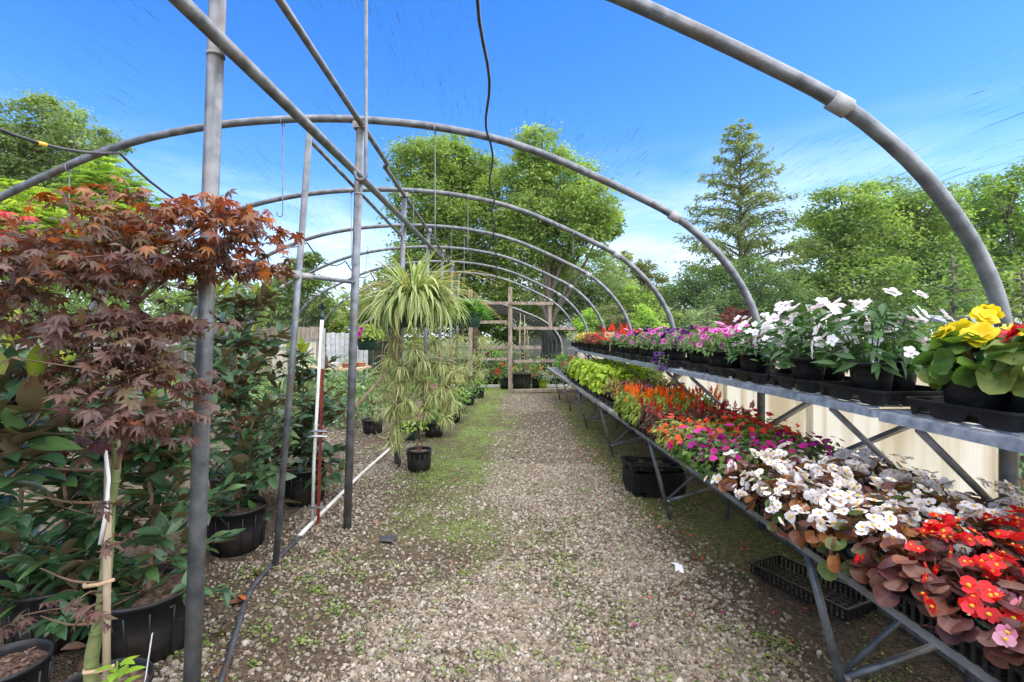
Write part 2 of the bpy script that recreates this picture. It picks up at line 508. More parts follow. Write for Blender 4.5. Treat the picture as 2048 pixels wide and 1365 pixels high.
def mat_panel():
    """twin-wall polycarbonate sheet, cream with age, fine vertical flutes"""
    m, N, Lk, bs = mat_new('cream_polycarbonate')
    out = N['Material Output']
    tc = N.new('ShaderNodeTexCoord')
    mp = N.new('ShaderNodeMapping'); mp.inputs['Scale'].default_value = (1, 1, .12)
    no = N.new('ShaderNodeTexNoise'); no.inputs['Scale'].default_value = 7; no.inputs['Detail'].default_value = 6
    rp = N.new('ShaderNodeValToRGB')
    rp.color_ramp.elements[0].position = .36; rp.color_ramp.elements[0].color = (.76, .69, .54, 1)
    rp.color_ramp.elements[1].position = .56; rp.color_ramp.elements[1].color = (.95, .92, .83, 1)
    wv = N.new('ShaderNodeTexWave'); wv.wave_type = 'BANDS'; wv.bands_direction = 'Y'; wv.inputs['Scale'].default_value = 28
    bp = N.new('ShaderNodeBump'); bp.inputs['Strength'].default_value = .5; bp.inputs['Distance'].default_value = .004
    Lk.new(tc.outputs['Object'], mp.inputs['Vector']); Lk.new(mp.outputs['Vector'], no.inputs['Vector'])
    Lk.new(no.outputs['Fac'], rp.inputs['Fac'])
    fl_ = N.new('ShaderNodeMapRange'); fl_.inputs['To Min'].default_value = .90; fl_.inputs['To Max'].default_value = 1.0
    Lk.new(wv.outputs['Fac'], fl_.inputs['Value'])
    sc_ = N.new('ShaderNodeVectorMath'); sc_.operation = 'SCALE'; Lk.new(rp.outputs['Color'], sc_.inputs[0]); Lk.new(fl_.outputs['Result'], sc_.inputs['Scale'])
    Lk.new(sc_.outputs['Vector'], bs.inputs['Base Color'])
    Lk.new(tc.outputs['Object'], wv.inputs['Vector']); Lk.new(wv.outputs['Fac'], bp.inputs['Height']); Lk.new(bp.outputs['Normal'], bs.inputs['Normal'])
    bs.inputs['Roughness'].default_value = .35
    tr = N.new('ShaderNodeBsdfTranslucent'); Lk.new(sc_.outputs['Vector'], tr.inputs['Color'])
    ms = N.new('ShaderNodeMixShader'); ms.inputs['Fac'].default_value = .68
    Lk.new(bs.outputs['BSDF'], ms.inputs[1]); Lk.new(tr.outputs['BSDF'], ms.inputs[2]); Lk.new(ms.outputs['Shader'], out.inputs['Surface'])
    return m
M['panel'] = mat_panel()

def mat_ground():
    m, N, Lk, bs = mat_new('packed_earth')
    a = N.new('ShaderNodeAttribute'); a.attribute_name = 'Col'
    tc = N.new('ShaderNodeTexCoord')
    vo = N.new('ShaderNodeTexVoronoi'); vo.inputs['Scale'].default_value = 95; vo.inputs['Randomness'].default_value = 1
    no = N.new('ShaderNodeTexNoise'); no.inputs['Scale'].default_value = 22; no.inputs['Detail'].default_value = 8; no.inputs['Roughness'].default_value = .7
    mr = N.new('ShaderNodeMapRange'); mr.inputs['From Min'].default_value = .3; mr.inputs['From Max'].default_value = .72; mr.inputs['To Min'].default_value = .45; mr.inputs['To Max'].default_value = 1.5
    Lk.new(tc.outputs['Object'], vo.inputs['Vector']); Lk.new(tc.outputs['Object'], no.inputs['Vector']); Lk.new(no.outputs['Fac'], mr.inputs['Value'])
    hs = N.new('ShaderNodeSeparateColor'); Lk.new(vo.outputs['Color'], hs.inputs['Color'])
    m2 = N.new('ShaderNodeMapRange'); m2.inputs['To Min'].default_value = .6; m2.inputs['To Max'].default_value = 1.35
    Lk.new(hs.outputs['Red'], m2.inputs['Value'])
    mu = N.new('ShaderNodeMath'); mu.operation = 'MULTIPLY'; Lk.new(mr.outputs['Result'], mu.inputs[0]); Lk.new(m2.outputs['Result'], mu.inputs[1])
    sc = N.new('ShaderNodeVectorMath'); sc.operation = 'SCALE'; Lk.new(a.outputs['Color'], sc.inputs[0]); Lk.new(mu.outputs[0], sc.inputs['Scale'])
    Lk.new(sc.outputs['Vector'], bs.inputs['Base Color'])
    bs.inputs['Roughness'].default_value = .95; bs.inputs['Specular IOR Level'].default_value = .2
    bp = N.new('ShaderNodeBump'); bp.inputs['Strength'].default_value = .8; bp.inputs['Distance'].default_value = .02
    ad = N.new('ShaderNodeMath'); ad.operation = 'SUBTRACT'; Lk.new(no.outputs['Fac'], ad.inputs[0]); Lk.new(vo.outputs['Distance'], ad.inputs[1])
    Lk.new(ad.outputs[0], bp.inputs['Height']); Lk.new(bp.outputs['Normal'], bs.inputs['Normal'])
    return m
M['ground'] = mat_ground()
# ------------------------------------------------------------------ ground, gravel, grass
def sstep(a, b, x):
    t = np.clip((x - a) / (b - a), 0, 1)
    return t * t * (3 - 2 * t)

def ground_z(x, y):
    return 0.05 * (fbm(x, y, .55, 3, 3) - .5) + 0.018 * (vnoise(x, y, 3.1, 9) - .5)

def zones(x, y):
    n = fbm(x, y, 1.1, 21, 4); n2 = fbm(x, y, 3.0, 41, 3)
    xj = x + .35 * (n - .5)
    path = sstep(-.25, .15, xj) * (1 - sstep(.95, 1.35, xj - .06 * np.clip(4 - y, 0, 2)))
    near_left = sstep(-1.75, -1.4, xj) * (1 - sstep(.0, .4, xj)) * (1 - sstep(3.6, 5.2, y))
    near_left = near_left * (.10 + .62 * sstep(.45, .66, n)) + sstep(-.8, -.3, xj) * (1 - sstep(.1, .4, xj)) * (1 - sstep(2.4, 3.1, y)) * .35
    far_left = (1 - sstep(-1.2, -.85, xj)) * sstep(2.8, 3.6, y) * (.28 + .5 * sstep(.42, .6, n))
    grav = np.clip(path * (.38 + .75 * sstep(.38, .60, n)) + near_left + far_left, 0, 1) * (1 - sstep(11.9, 12.8, y))
    grass = np.exp(-((xj + .40 - .015 * y) / .45) ** 2) * sstep(3.0, 4.8, y) * (.42 + .8 * sstep(.42, .62, n2))
    grass = np.clip(grass + sstep(12.2, 13.2, y) * .9 + .25 * sstep(.56, .7, n2) * (1 - sstep(.0, .5, xj)), 0, 1)
    grass = np.clip(grass + .5 * np.exp(-((xj - 1.28) / .2) ** 2) * sstep(2.6, 4.5, y) * sstep(.40, .6, n2), 0, 1)
    soil = sstep(1.0, 1.35, x)
    return grav, grass, soil, n, n2

xs = np.concatenate([[-220, -120, -60, -30, -16, -10], np.arange(-7, 4.01, .07), [5, 7, 10, 16, 30, 60, 120, 220]])
ys = np.concatenate([[-60, -20, -8, -3, -1], np.arange(0, 16.01, .08), [17, 19, 22, 26, 32, 42, 60, 100, 180, 320]])
GX, GY = np.meshgrid(xs, ys)
GZ = ground_z(GX, GY)
GZ[(np.abs(GX + 1.5) > 6) | (GY > 16.1) | (GY < -.1)] = 0
gv, gr, so, n1, n2 = zones(GX, GY)
dirt = np.array((.105, .078, .050)); gray = np.array((.185, .148, .104)); moss = np.array((.13, .15, .045)); dark = np.array((.11, .084, .056)); lawn = np.array((.20, .26, .075))
colr = dirt + (gray - dirt) * (gv * .8)[..., None]
colr = colr + (lawn - colr) * (gr * .8)[..., None]
sm = (so * (1 - .8 * sstep(.5, .62, n2)))[..., None]
colr = colr + (dark - colr) * sm
mo = (so * sstep(.47, .63, n1) * .75)[..., None]
colr = colr + (moss - colr) * mo
far = sstep(15, 20, GY)[..., None]
colr = colr + (np.array((.09, .115, .04)) - colr) * far
nx, ny = len(xs), len(ys)
I = np.arange(nx * ny).reshape(ny, nx)
Fg = np.stack([I[:-1, :-1], I[:-1, 1:], I[1:, 1:], I[1:, :-1]], -1).reshape(-1, 4)
gmb = MB().add(np.stack([GX, GY, GZ], -1).reshape(-1, 3), Fg, colr.reshape(-1, 3))
gobj = gmb.build('ground', M['ground'], smooth=True, kind='structure')

def stone_tpl(seed):
    r = np.random.default_rng(seed)
    p = (1 + 5 ** .5) / 2
    V = np.array([(-1, p, 0), (1, p, 0), (-1, -p, 0), (1, -p, 0), (0, -1, p), (0, 1, p), (0, -1, -p), (0, 1, -p), (p, 0, -1), (p, 0, 1), (-p, 0, -1), (-p, 0, 1)]) / 1.9
    F = np.array([(0, 11, 5), (0, 5, 1), (0, 1, 7), (0, 7, 10), (0, 10, 11), (1, 5, 9), (5, 11, 4), (11, 10, 2), (10, 7, 6), (7, 1, 8), (3, 9, 4), (3, 4, 2), (3, 2, 6), (3, 6, 8), (3, 8, 9), (4, 9, 5), (2, 4, 11), (6, 2, 10), (8, 6, 7), (9, 8, 1)])
    V = V * r.uniform(.72, 1.28, (12, 1)) * np.array((r.uniform(.8, 1.35), r.uniform(.6, .95), r.uniform(.45, .75)))
    return (V, [F], np.ones(12))

def sprinkle(n, x0, x1, y0, y1, power=1.0):
    x = rng.uniform(x0, x1, n); y = y0 + (y1 - y0) * rng.random(n) ** power
    return x, y

def rot_rand(n, tilt=.5):
    up = norm(np.array((0, 0, 1.)) + rng.normal(0, tilt, (n, 3)))
    a = rng.uniform(0, 2 * math.pi, n)
    d = np.stack([np.cos(a), np.sin(a), np.zeros(n)], -1)
    d = d - up * (d * up).sum(-1, keepdims=True)
    return frames(d, up)

smb = MB()
stones = [stone_tpl(i) for i in range(14)]
def chip_tpl(seed):
    r = np.random.default_rng(seed)
    V = np.array([(1, 0, 0), (0, 1, 0), (-1, 0, 0), (0, -1, 0), (.1, .1, .75), (0, 0, -.6)]) * r.uniform(.7, 1.25, (6, 1)) * np.array((1.1, .8, .8))
    return (V, [np.array([(0, 1, 4), (1, 2, 4), (2, 3, 4), (3, 0, 4), (1, 0, 5), (2, 1, 5), (3, 2, 5), (0, 3, 5)])], np.ones(6))
chips = [chip_tpl(i) for i in range(10)]
for (cnt, x0, x1, y0, y1, s0, s1) in [(62000, -1.9, 1.55, 1.45, 3.2, .005, .0145), (46000, -1.7, 1.5, 3.0, 5.6, .006, .0155), (30000, -3.2, 1.5, 5.4, 12.4, .010, .021)]:
    x, y = sprinkle(cnt, x0, x1, y0, y1)
    g = zones(x, y)[0]
    keep = rng.random(cnt) < g ** 1.1 + .05
    x, y = x[keep], y[keep]
    s = rng.uniform(s0, s1, len(x)) * np.where(rng.random(len(x)) < .1, 1.45, 1)
    P = np.stack([x, y, ground_z(x, y) + s * .22], -1)
    cols = pal([(.37, .315, .228), (.27, .225, .16), (.45, .395, .305), (.20, .162, .115), (.36, .285, .185), (.52, .465, .375), (.27, .195, .125), (.32, .27, .19)], len(x), .14)
    scatter(smb, chips if y0 > 5 else stones, rot_rand(len(x), .35), P, s, cols)
smb.build('gravel', M['stone'], kind='stuff')

# grass blades: short turf strip between the path and the posts, lawn beyond the end frame
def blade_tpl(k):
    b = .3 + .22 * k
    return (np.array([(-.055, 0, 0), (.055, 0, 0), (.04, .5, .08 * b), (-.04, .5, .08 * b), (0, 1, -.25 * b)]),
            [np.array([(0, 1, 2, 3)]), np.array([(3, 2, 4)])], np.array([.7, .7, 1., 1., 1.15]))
blades = [blade_tpl(k) for k in range(4)]
tmb = MB()
for (cnt, x0, x1, y0, y1, h0, h1) in [(15000, -1.5, .8, 1.6, 5.5, .012, .032), (100000, -1.4, 1.6, 3.4, 12.6, .016, .042), (14000, -2.6, 3.0, 12.3, 16, .025, .06)]:
    x, y = sprinkle(cnt, x0, x1, y0, y1)
    _, g, so_, _, n2_ = zones(x, y)
    clump = sstep(.52, .66, vnoise(x, y, 5.5, 77))
    p = g * (.45 + .55 * clump) * (1 - .6 * so_)
    p = np.where(y < 3.4, p * .6 * clump, p)
    keep = rng.random(cnt) < p
    x, y = x[keep], y[keep]; n = len(x)
    a = rng.uniform(0, 6.283, n)
    d = np.stack([np.cos(a) * .6, np.sin(a) * .6, rng.uniform(.5, 1.3, n)], -1)
    Mx = frames(d, np.stack([-np.cos(a), -np.sin(a), np.ones(n) * .6], -1))
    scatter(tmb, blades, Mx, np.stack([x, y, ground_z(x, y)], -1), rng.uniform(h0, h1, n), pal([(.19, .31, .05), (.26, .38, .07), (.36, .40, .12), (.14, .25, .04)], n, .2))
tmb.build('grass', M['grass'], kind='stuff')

# clover and low weeds between the stones and on the damp soil under the bench
wmb = MB()
wl_t = [leaf_tpl(1, .75, 3, 'ovate', .2, .2), leaf_tpl(1, .9, 3, 'round', .15, .15)]
for (cnt, x0, x1, y0, y1, thr) in [(330, -1.7, .5, 1.7, 5.5, .46), (520, 1.05, 2.0, 1.4, 9.0, .44), (110, .3, 1.3, 1.6, 5, .46), (240, -1.75, -.6, 2.3, 6.5, .42)]:
    x, y = sprinkle(cnt, x0, x1, y0, y1)
    keep = vnoise(x, y, 2.3, 55) > thr
    for xx, yy in zip(x[keep], y[keep]):
        k = rng.integers(7, 20)
        sp = rng.uniform(.015, .05)
        q = rng.normal(0, sp, (k, 2)); z = ground_z(xx + q[:, 0], yy + q[:, 1]) + rng.uniform(.004, .022, k)
        a = rng.uniform(0, 6.283, k)
        d = np.stack([np.cos(a), np.sin(a), rng.uniform(-.1, .6, k)], -1)
        Mx = frames(d, np.tile((0, 0, 1.), (k, 1)) + jit(k, .25))
        scatter(wmb, wl_t, Mx, np.stack([xx + q[:, 0], yy + q[:, 1], z], -1), rng.uniform(.009, .022, k), pal([(.12, .19, .035), (.17, .24, .05), (.08, .14, .03), (.22, .27, .08)], k, .15))
wmb.build('weeds', M['grass'], kind='stuff')

# crumbs of bark, moss and fallen petals on the soil
cmb = MB()
x, y = sprinkle(2600, .95, 2.0, 1.3, 6.5); n = len(x)
scatter(cmb, [diamond_tpl(1, .5, .3)], rot_rand(n, .5), np.stack([x, y, ground_z(x, y) + .006], -1), rng.uniform(.008, .03, n), pal([(.10, .07, .045), (.17, .12, .07), (.05, .04, .03), (.22, .17, .11)], n, .2))
x, y = sprinkle(1800, -2.4, -1.0, 1.6, 5.0); n = len(x)
scatter(cmb, [diamond_tpl(1, .5, .3)], rot_rand(n, .5), np.stack([x, y, ground_z(x, y) + .006], -1), rng.uniform(.008, .035, n), pal([(.12, .08, .05), (.20, .13, .08), (.06, .045, .03), (.25, .17, .11)], n, .2))
cmb.build('leaf_litter', M['dry'], kind='stuff')
pmb = MB()
for (cx, cy_, sx, sy, cnt, c) in [(1.50, 3.4, .2, .5, 55, (.62, .06, .02)), (1.1, 5.6, .3, 1.2, 150, (.60, .10, .05)), (1.0, 2.6, .3, .4, 16, (.45, .03, .25)), (.7, 2.4, .4, .4, 6, (.10, .02, .16))]:
    x = rng.normal(cx, sx, cnt); y = rng.normal(cy_, sy, cnt)
    scatter(pmb, [leaf_tpl(1, .9, 3, 'round', .2, .3)], rot_rand(cnt, .3), np.stack([x, y, ground_z(x, y) + .012], -1), rng.uniform(.010, .022, cnt), pal([c], cnt, .25))
pmb.build('fallen_petals', M['petal'], kind='stuff')

# ------------------------------------------------------------------ hoop house frame
HOOP_D = [1.93 + 1.83 * k for k in range(7)]
XC, HALF = -1.40, 3.43
half_prof = [(0, 3.18), (.32, 3.172), (.8, 3.13), (1.32, 3.035), (1.75, 2.90), (2.10, 2.75), (2.45, 2.585), (2.76, 2.42), (3.03, 2.20), (3.22, 1.97), (3.35, 1.74), (3.41, 1.54), (3.43, 1.34), (3.43, .9), (3.43, .45), (3.43, -.05)]
def roof_z(x):
    a = abs(x - XC)
    return float(np.interp(a, [p[0] for p in half_prof[:11]], [p[1] for p in half_prof[:11]]))
def smooth_curve(pts, k=4):
    P = np.asarray(pts, float); n = len(P); out = []
    for i in range(n - 1):
        p0, p1, p2, p3 = P[max(i - 1, 0)], P[i], P[i + 1], P[min(i + 2, n - 1)]
        for t in np.linspace(0, 1, k, endpoint=False):
            out.append(.5 * ((2 * p1) + (p2 - p0) * t + (2 * p0 - 5 * p1 + 4 * p2 - p3) * t * t + (3 * p1 - p0 - 3 * p2 + p3) * t ** 3))
    out.append(P[-1])
    return np.array(out)
prof = [(-a, z) for a, z in half_prof[::-1]] + half_prof[1:]
prof = smooth_curve(prof, 3)
house = thing('hoop_house', 'galvanised steel hoop house frame under thin torn shade net', 'greenhouse')
hoop_mb = MB().tube([(XC + a, 0, z) for a, z in prof], .0285, 12)
hoop_me = hoop_mb.mesh('hoop', M['galv'], True)
sl_me = [MB().tube([(XC + sx * 2.72, 0, 2.44), (XC + sx * 2.79, 0, 2.40)], .037, 12).mesh('joint_sleeve', M['galv_dull'], True) for sx in (1, -1)]
for d in HOOP_D:
    h = put('hoop', hoop_me, house, Matrix.Translation((0, d, 0)))
    for me_ in sl_me: put('joint_sleeve', me_, h)
D0, D1 = -1.8, 12.95
def lump(pts, r, name, mat='galv', seg=10, parent=house):
    return MB().tube(pts, r, seg).build(name, M[mat], parent, True)
lump([(-1.07, D0, 3.125), (-1.07, 4.6, 3.125), (-1.10, 4.62, 3.105), (-1.12, D1, 3.105)], .021, 'ridge_purlin')
lump([(-1.08, .3, 2.57), (-1.06, 3.7, 2.70), (-1.07, 9.2, 2.93)], .029, 'support_pipe', 'galv', 12)
lump([(-1.23, 3.13, 2.76), (-1.12, 5.45, 2.62)], .015, 'brace_pipe')
lump([(-1.10, 5.45, 2.62), (-1.14, 5.47, 0)], .016, 'brace_post')
# posts, with a sleeve joint near the top
def post(x0, x1, d, ztop, r, sleeve=None):
    o = lump([(x0, d, -.03), (x0 + (x1 - x0) * .5, d, ztop / 2), (x1, d, ztop)], r, 'post', 'galv', 14)
    if sleeve:
        t = sleeve / ztop
        lump([(x0 + (x1 - x0) * t, d, sleeve - .012), (x0 + (x1 - x0) * (t + .004), d, sleeve)], r + .003, 'collar', 'galv_dull', 14, o)
    MB().box((x1 - .05, d - .034, ztop - .02), (x1 + .05, d + .034, ztop + .03)).build('clamp', M['galv_dull'], o)
    return o
post(-1.235, -1.115, 1.93, 3.15, .031, 2.62)
post(-1.19, -1.085, 3.76, 3.12, .031, 2.60)
post(-1.20, -1.105, 5.59, 3.11, .029, 2.6)
for d in HOOP_D[3:]:
    post(-1.18, -1.10, d, 3.10, .029)
lump([(-1.45, 3.12, 0), (-1.335, 3.12, 1.4), (-1.23, 3.12, 2.80)], .020, 'slim_post', 'galv', 12)
o = lump([(-1.30, 3.12, 1.885), (-1.12, 3.76, 1.905)], .015, 'cross_bar')
MB().tube([(-1.31, 3.10, 1.86), (-1.31, 3.10, 1.91)], .027, 12).build('clamp', M['galv_dull'], o, True)
MB().tube([(-1.295, 3.14, 1.885), (-1.265, 3.24, 1.889)], .020, 10).build('clamp', M['galv_dull'], o, True)
lump([(-1.14, 3.80, .93), (-1.14, 4.9, 1.13)], .012, 'rusty_strut', 'twig')
# side walls: base rail, top rail and polycarbonate panels
for sx, xw in ((1, 2.085), (-1, -4.885)):
    MB().box((xw - .022, D0, 1.335), (xw + .022, D1, 1.40)).build('wall_rail', M['black_plastic' if sx > 0 else 'galv_dull'], house)
    MB().box((xw - .03, D0, -.03), (xw + .03, D1, .10)).build('base_board', M['wood'], house)
    edges = [-1.8, .1, 1.90, 2.02] if sx > 0 else [-1.8, .1, 1.93, 1.97]
    spans = [(-1.75, .05), (.08, 1.86)] if sx > 0 else []
    y = 2.03 if sx > 0 else 10.4
    while y < D1 - .3:
        spans.append((y, min(y + 1.20, D1))); y += 1.215
    for a, b in spans:
        if sx > 0: MB().box((xw - .026, b - .022, .10), (xw - .0065, b + .022, 1.333)).build('batten', M['panel'], house)
        MB().box((xw - .006, a, .12 if sx > 0 else .30), (xw + .006, b, 1.33)).build('wall_panel', M['panel'], house)
# shade net over the hoops
pr = np.array([(XC + a * 1.012, z * 1.0 + .036) for a, z in prof if z > 1.36])
seglen = np.concatenate([[0], np.cumsum(np.linalg.norm(np.diff(pr, axis=0), axis=1))])
nyd = np.arange(D0, D1 + .01, .305)
nv, nf, uvs = [], [], []
for j, d in enumerate(nyd):
    ph = ((d - 1.93) / 1.83) % 1.0
    sag = .035 * math.sin(math.pi * ph)
    for i, (a, z) in enumerate(pr):
        nv.append((a, d, z - sag * min(1, (z - 1.3)))); uvs.append((seglen[i], d))
ni = len(pr)
for j in range(len(nyd) - 1):
    for i in range(ni - 1):
        nf.append((j * ni + i, j * ni + i + 1, (j + 1) * ni + i + 1, (j + 1) * ni + i))
net = MB().add(nv, np.array(nf)).build('shade_net', M['net'], house, True)
uvl = net.data.uv_layers.new(name='UVMap')
li = np.zeros(len(net.data.loops), dtype=np.int32); net.data.loops.foreach_get('vertex_index', li)
uvl.data.foreach_set('uv', np.asarray(uvs)[li].astype(np.float32).ravel())

# hanging rods with a hooked end, one under each hoop position seen
hooks = [(-.535, 0, 2.12, 'thick hooked rod hanging from nearest hoop beside the ridge', .007),
         (-1.69, 1, 2.42, 'thin rod hanging from second hoop between the slim posts', .004),
         (-.505, 1, 2.25, 'thin rod hanging from second hoop right of the tall post', .004),
         (-1.72, 2, 2.30, 'thin rod hanging from third hoop left of the tall post', .004),
         (.845, 2, 2.40, 'short hooked rod hanging alone on the right side of third hoop', .004),
         (-.37, 2, 2.45, 'thin rod hanging from third hoop above the spider plant', .004),
         (-1.0, 2, 2.74, 'short rod hanging from third hoop down to the support pipe', .004),
         (-.75, 3, 2.35, 'left one of two rods hanging from fourth hoop', .004),
         (-.55, 3, 2.35, 'right one of two rods hanging from fourth hoop', .004),
         (-3.35, 1, 2.40, 'rod hanging from second hoop above the red maple', .004)]
for x, k, zb, lab, r in hooks:
    zt = roof_z(x) - .03
    d = HOOP_D[k]
    root = thing('hanging_hook', lab, 'hook', (x, d, zb), 'rods hanging from the hoops')
    pts = [(0, 0, zt - zb), (0, 0, .02)] + [(-.022 + .022 * math.cos(a), 0, -.022 * math.sin(a) + .02) for a in np.linspace(.3, 2.9, 7)] + [(-.044, 0, .035)]
    MB().tube(pts, r, 7).build('rod', M['galv'], root, True)
    MB().tube([(0, -.034, zt - zb + .03), (0, -.034, zt - zb - .01), (0, 0, zt - zb - .02), (0, .034, zt - zb - .01), (0, .034, zt - zb + .03)], r, 6).build('clip', M['galv'], root, True)

# drip hoses tied under the hoops
def sagline(x, ks, sag, extra=None):
    P = []
    for a, b in zip(ks[:-1], ks[1:]):
        da, db = 1.93 + 1.83 * a, 1.93 + 1.83 * b
        P.append(arc_pts((x, da, roof_z(x) - .045), (x, db, roof_z(x) - .045), sag, 12)[:-1])
    return np.concatenate(P)
P = sagline(-.08, list(range(-1, 7)), .035)
P[:, 0] += .02 * np.sin(P[:, 1] * 5.1)
tag(MB().tube(P, .009, 7).build('drip_hose', M['hose'], None, True), 'black drip hose tied under the hoops right of the ridge', 'hose')
P = sagline(-2.96, list(range(-1, 7)), .20)
h = tag(MB().tube(P, .011, 7).build('drip_hose', M['hose'], None, True), 'black hose with yellow wrap sagging between hoops above the maple', 'hose')
w = MB()
for i in range(6, 20, 2):
    w.tube([P[i], P[i] + (P[i + 1] - P[i]) * .35], .0135, 7)
w.build('yellow_wrap', M['tag_yellow'], h, True)

# ------------------------------------------------------------------ timber end frame, gate side
fr = thing('timber_end_frame', 'weathered timber frame with open bays closing the far end', 'frame', (0, 12.75, 0))
def beam(x0, z0, x1, z1, w=.09, t=.09, name='beam', dy=0.0):
    MB().bar((x0, dy, z0), (x1, dy, z1), w, t, up=(0, 1, 0)).build(name, M['wood'], fr)
beam(.27, -.03, .27, 2.76, .105, .105, 'post')
beam(-.78, -.03, -.78, 2.70, .10, .10, 'post')
beam(1.32, 1.68, 1.32, 2.36, .08, .08, 'stud'); beam(1.92, -.03, 1.92, 1.66, .08, .08, 'post')
beam(-.85, 2.34, 1.40, 2.32, .075, .05, 'beam', -.08); beam(.35, 1.68, 1.98, 1.66, .075, .05, 'beam', -.08); beam(-.71, 1.83, .20, 1.84, .08, .05, 'beam')
beam(.35, .80, 1.86, .82, .075, .05, 'beam'); beam(-.71, .86, .20, .86, .07, .05, 'beam')
beam(.35, .03, 1.98, .06, .08, .12, 'sill', -.1)
beam(-.6, 1.17, 1.1, 1.16, .09, .04, 'white_rail', .16)

# second tunnel beyond, under dense black cloth
t2 = thing('far_tunnel', 'second tunnel beyond the timber frame draped with black shade cloth', 'greenhouse', (0, 15.2, 0))
tp = np.array([(XC + a * .98, z * .83) for a, z in prof if z > -.1])
V, Fq = [], []
for d in np.arange(0, 7.1, .7):
    for a, z in tp: V.append((a, d, z))
n_ = len(tp)
for j in range(10):
    for i in range(n_ - 1): Fq.append((j * n_ + i, j * n_ + i + 1, (j + 1) * n_ + i + 1, (j + 1) * n_ + i))
MB().add(V, np.array(Fq)).build('cloth', M['net_dark'], t2, True)
for d in np.arange(0.02, 7.1, 1.4):
    MB().tube([(a * .995, d, z - .02) for a, z in tp], .025, 8).build('hoop', M['galv_dull'], t2, True)
V, Fq = [], []
for j, d in enumerate(np.arange(.2, 6.6, .4)):
    for i, (a, z) in enumerate(tp[n_ // 2 - 4:n_ - 14]): V.append((a * .97, d, z - .07 - (.03 if j % 2 else 0)))
m_ = len(tp[n_ // 2 - 4:n_ - 14])
for j in range(15):
    for i in range(m_ - 1): Fq.append((j * m_ + i, j * m_ + i + 1, (j + 1) * m_ + i + 1, (j + 1) * m_ + i))
MB().add(V, np.array(Fq)).build('film_sheet', M['film'], t2, True)

# house beyond
hs = thing('grey_roof_house', 'low house with grey shingle roof seen beyond the right corner', 'house', (6.3, 34, 0))
MB().box((-5, 0, 0), (5, 6, 2.0)).build('wall', M['siding'], hs)
MB().add([(-5.4, -.6, 1.95), (5.4, -.6, 1.95), (5.4, 3, 3.2), (-5.4, 3, 3.2), (-5.4, 6.6, 1.95), (5.4, 6.6, 1.95), (-5.4, -.6, 1.85), (5.4, -.6, 1.85), (5.4, 6.6, 1.85), (-5.4, 6.6, 1.85)],
         [np.array([(0, 1, 2, 3), (3, 2, 5, 4), (6, 7, 1, 0), (9, 8, 7, 6), (4, 5, 8, 9)]), np.array([(0, 3, 4), (1, 5, 2)])]).build('roof', M['roof'], hs)
for x in (-3.2, -.6, 2.0):
    w_ = MB().box((x, -.05, .8), (x + 1.2, -.01, 1.7)).build('window', M['white_paint'], hs)
    MB().box((x + .08, -.07, .88), (x + .56, -.052, 1.62)).build('pane', M['glass'], w_)
    MB().box((x + .64, -.07, .88), (x + 1.12, -.052, 1.62)).build('pane', M['glass'], w_)
sh = thing('grey_shed', 'grey sloping shed roof behind the yellow begonia', 'shed', (10.2, 8.3, 0))
MB().box((-1.2, 0, 0), (4.5, 1.2, 1.2)).build('wall', M['siding'], sh)
MB().add([(-1.5, -.3, 1.25), (5, -.3, 1.25), (5, 1.6, 1.9), (-1.5, 1.6, 1.9), (-1.5, -.3, 1.19), (5, -.3, 1.19), (5, 1.6, 1.84), (-1.5, 1.6, 1.84)],
         np.array([(0, 1, 2, 3), (7, 6, 5, 4), (4, 5, 1, 0), (7, 4, 0, 3), (5, 6, 2, 1), (6, 7, 3, 2)])).build('roof', M['roof'], sh)

# picket fence and plank table on the far left
fc = thing('picket_fence', 'white board fence behind the plank table on the left', 'fence', (-5.6, 15.6, 0))
for i in range(9):
    MB().box((i * .15, 0, .1), (i * .15 + .135, .02, 1.55 + .03 * rng.random())).build('board', M['white_paint'], fc)
MB().box((0, .022, .4), (1.35, .06, .5)).build('rail', M['white_paint'], fc)
MB().box((0, .022, 1.2), (1.35, .06, 1.3)).build('rail', M['white_paint'], fc)
fc = thing('board_fence', 'grey weathered board fence far behind the magnolias', 'fence', (-16, 17.5, 0))
for i in range(60):
    MB().box((i * .16, 0, .05), (i * .16 + .145, .02, 1.75 + .05 * rng.random())).build('board', M['wood'], fc)
MB().box((0, .022, 1.3), (9.6, .06, 1.4)).build('rail', M['wood'], fc)
tb = thing('plank_table', 'plank table with metal legs beyond the magnolias', 'table', (-3.55, 10.2, 0))
for i in range(4):
    MB().box((-.55, i * .21 - .4, .78), (.72, i * .21 - .4 + .2, .82)).build('plank', M['plank'], tb)
for x in (-.45, .6):
    for y in (-.3, .3):
        MB().box((x - .02, y - .02, -.02), (x + .02, y + .02, .78)).build('leg', M['galv_dull'], tb)
    MB().box((x - .015, -.28, .55), (x + .015, .28, .58)).build('stretcher', M['galv_dull'], tb)
for k, (x, y, s) in enumerate([(-3.15, 10.1, 1.0), (-3.0, 10.35, .8)]):
    tg = thing('terracotta_saucer', ['larger', 'smaller'][k] + ' stack of terracotta saucers on the plank table', 'saucer', (x, y, .82))
    for j in range(3):
        MB().lathe([(0, .0 + j * .03), (.13 * s, j * .03), (.16 * s, .028 + j * .03), (.145 * s, .028 + j * .03), (.12 * s, .01 + j * .03), (0, .01 + j * .03)], 18).build('saucer', M['clay'], tg, True)
o = MB().box((-3.62, 9.95, .825), (-3.36, 10.15, .92)).build('concrete_block', M['concrete'], None)
tag(o, 'pale concrete block lying on the plank table', 'block')

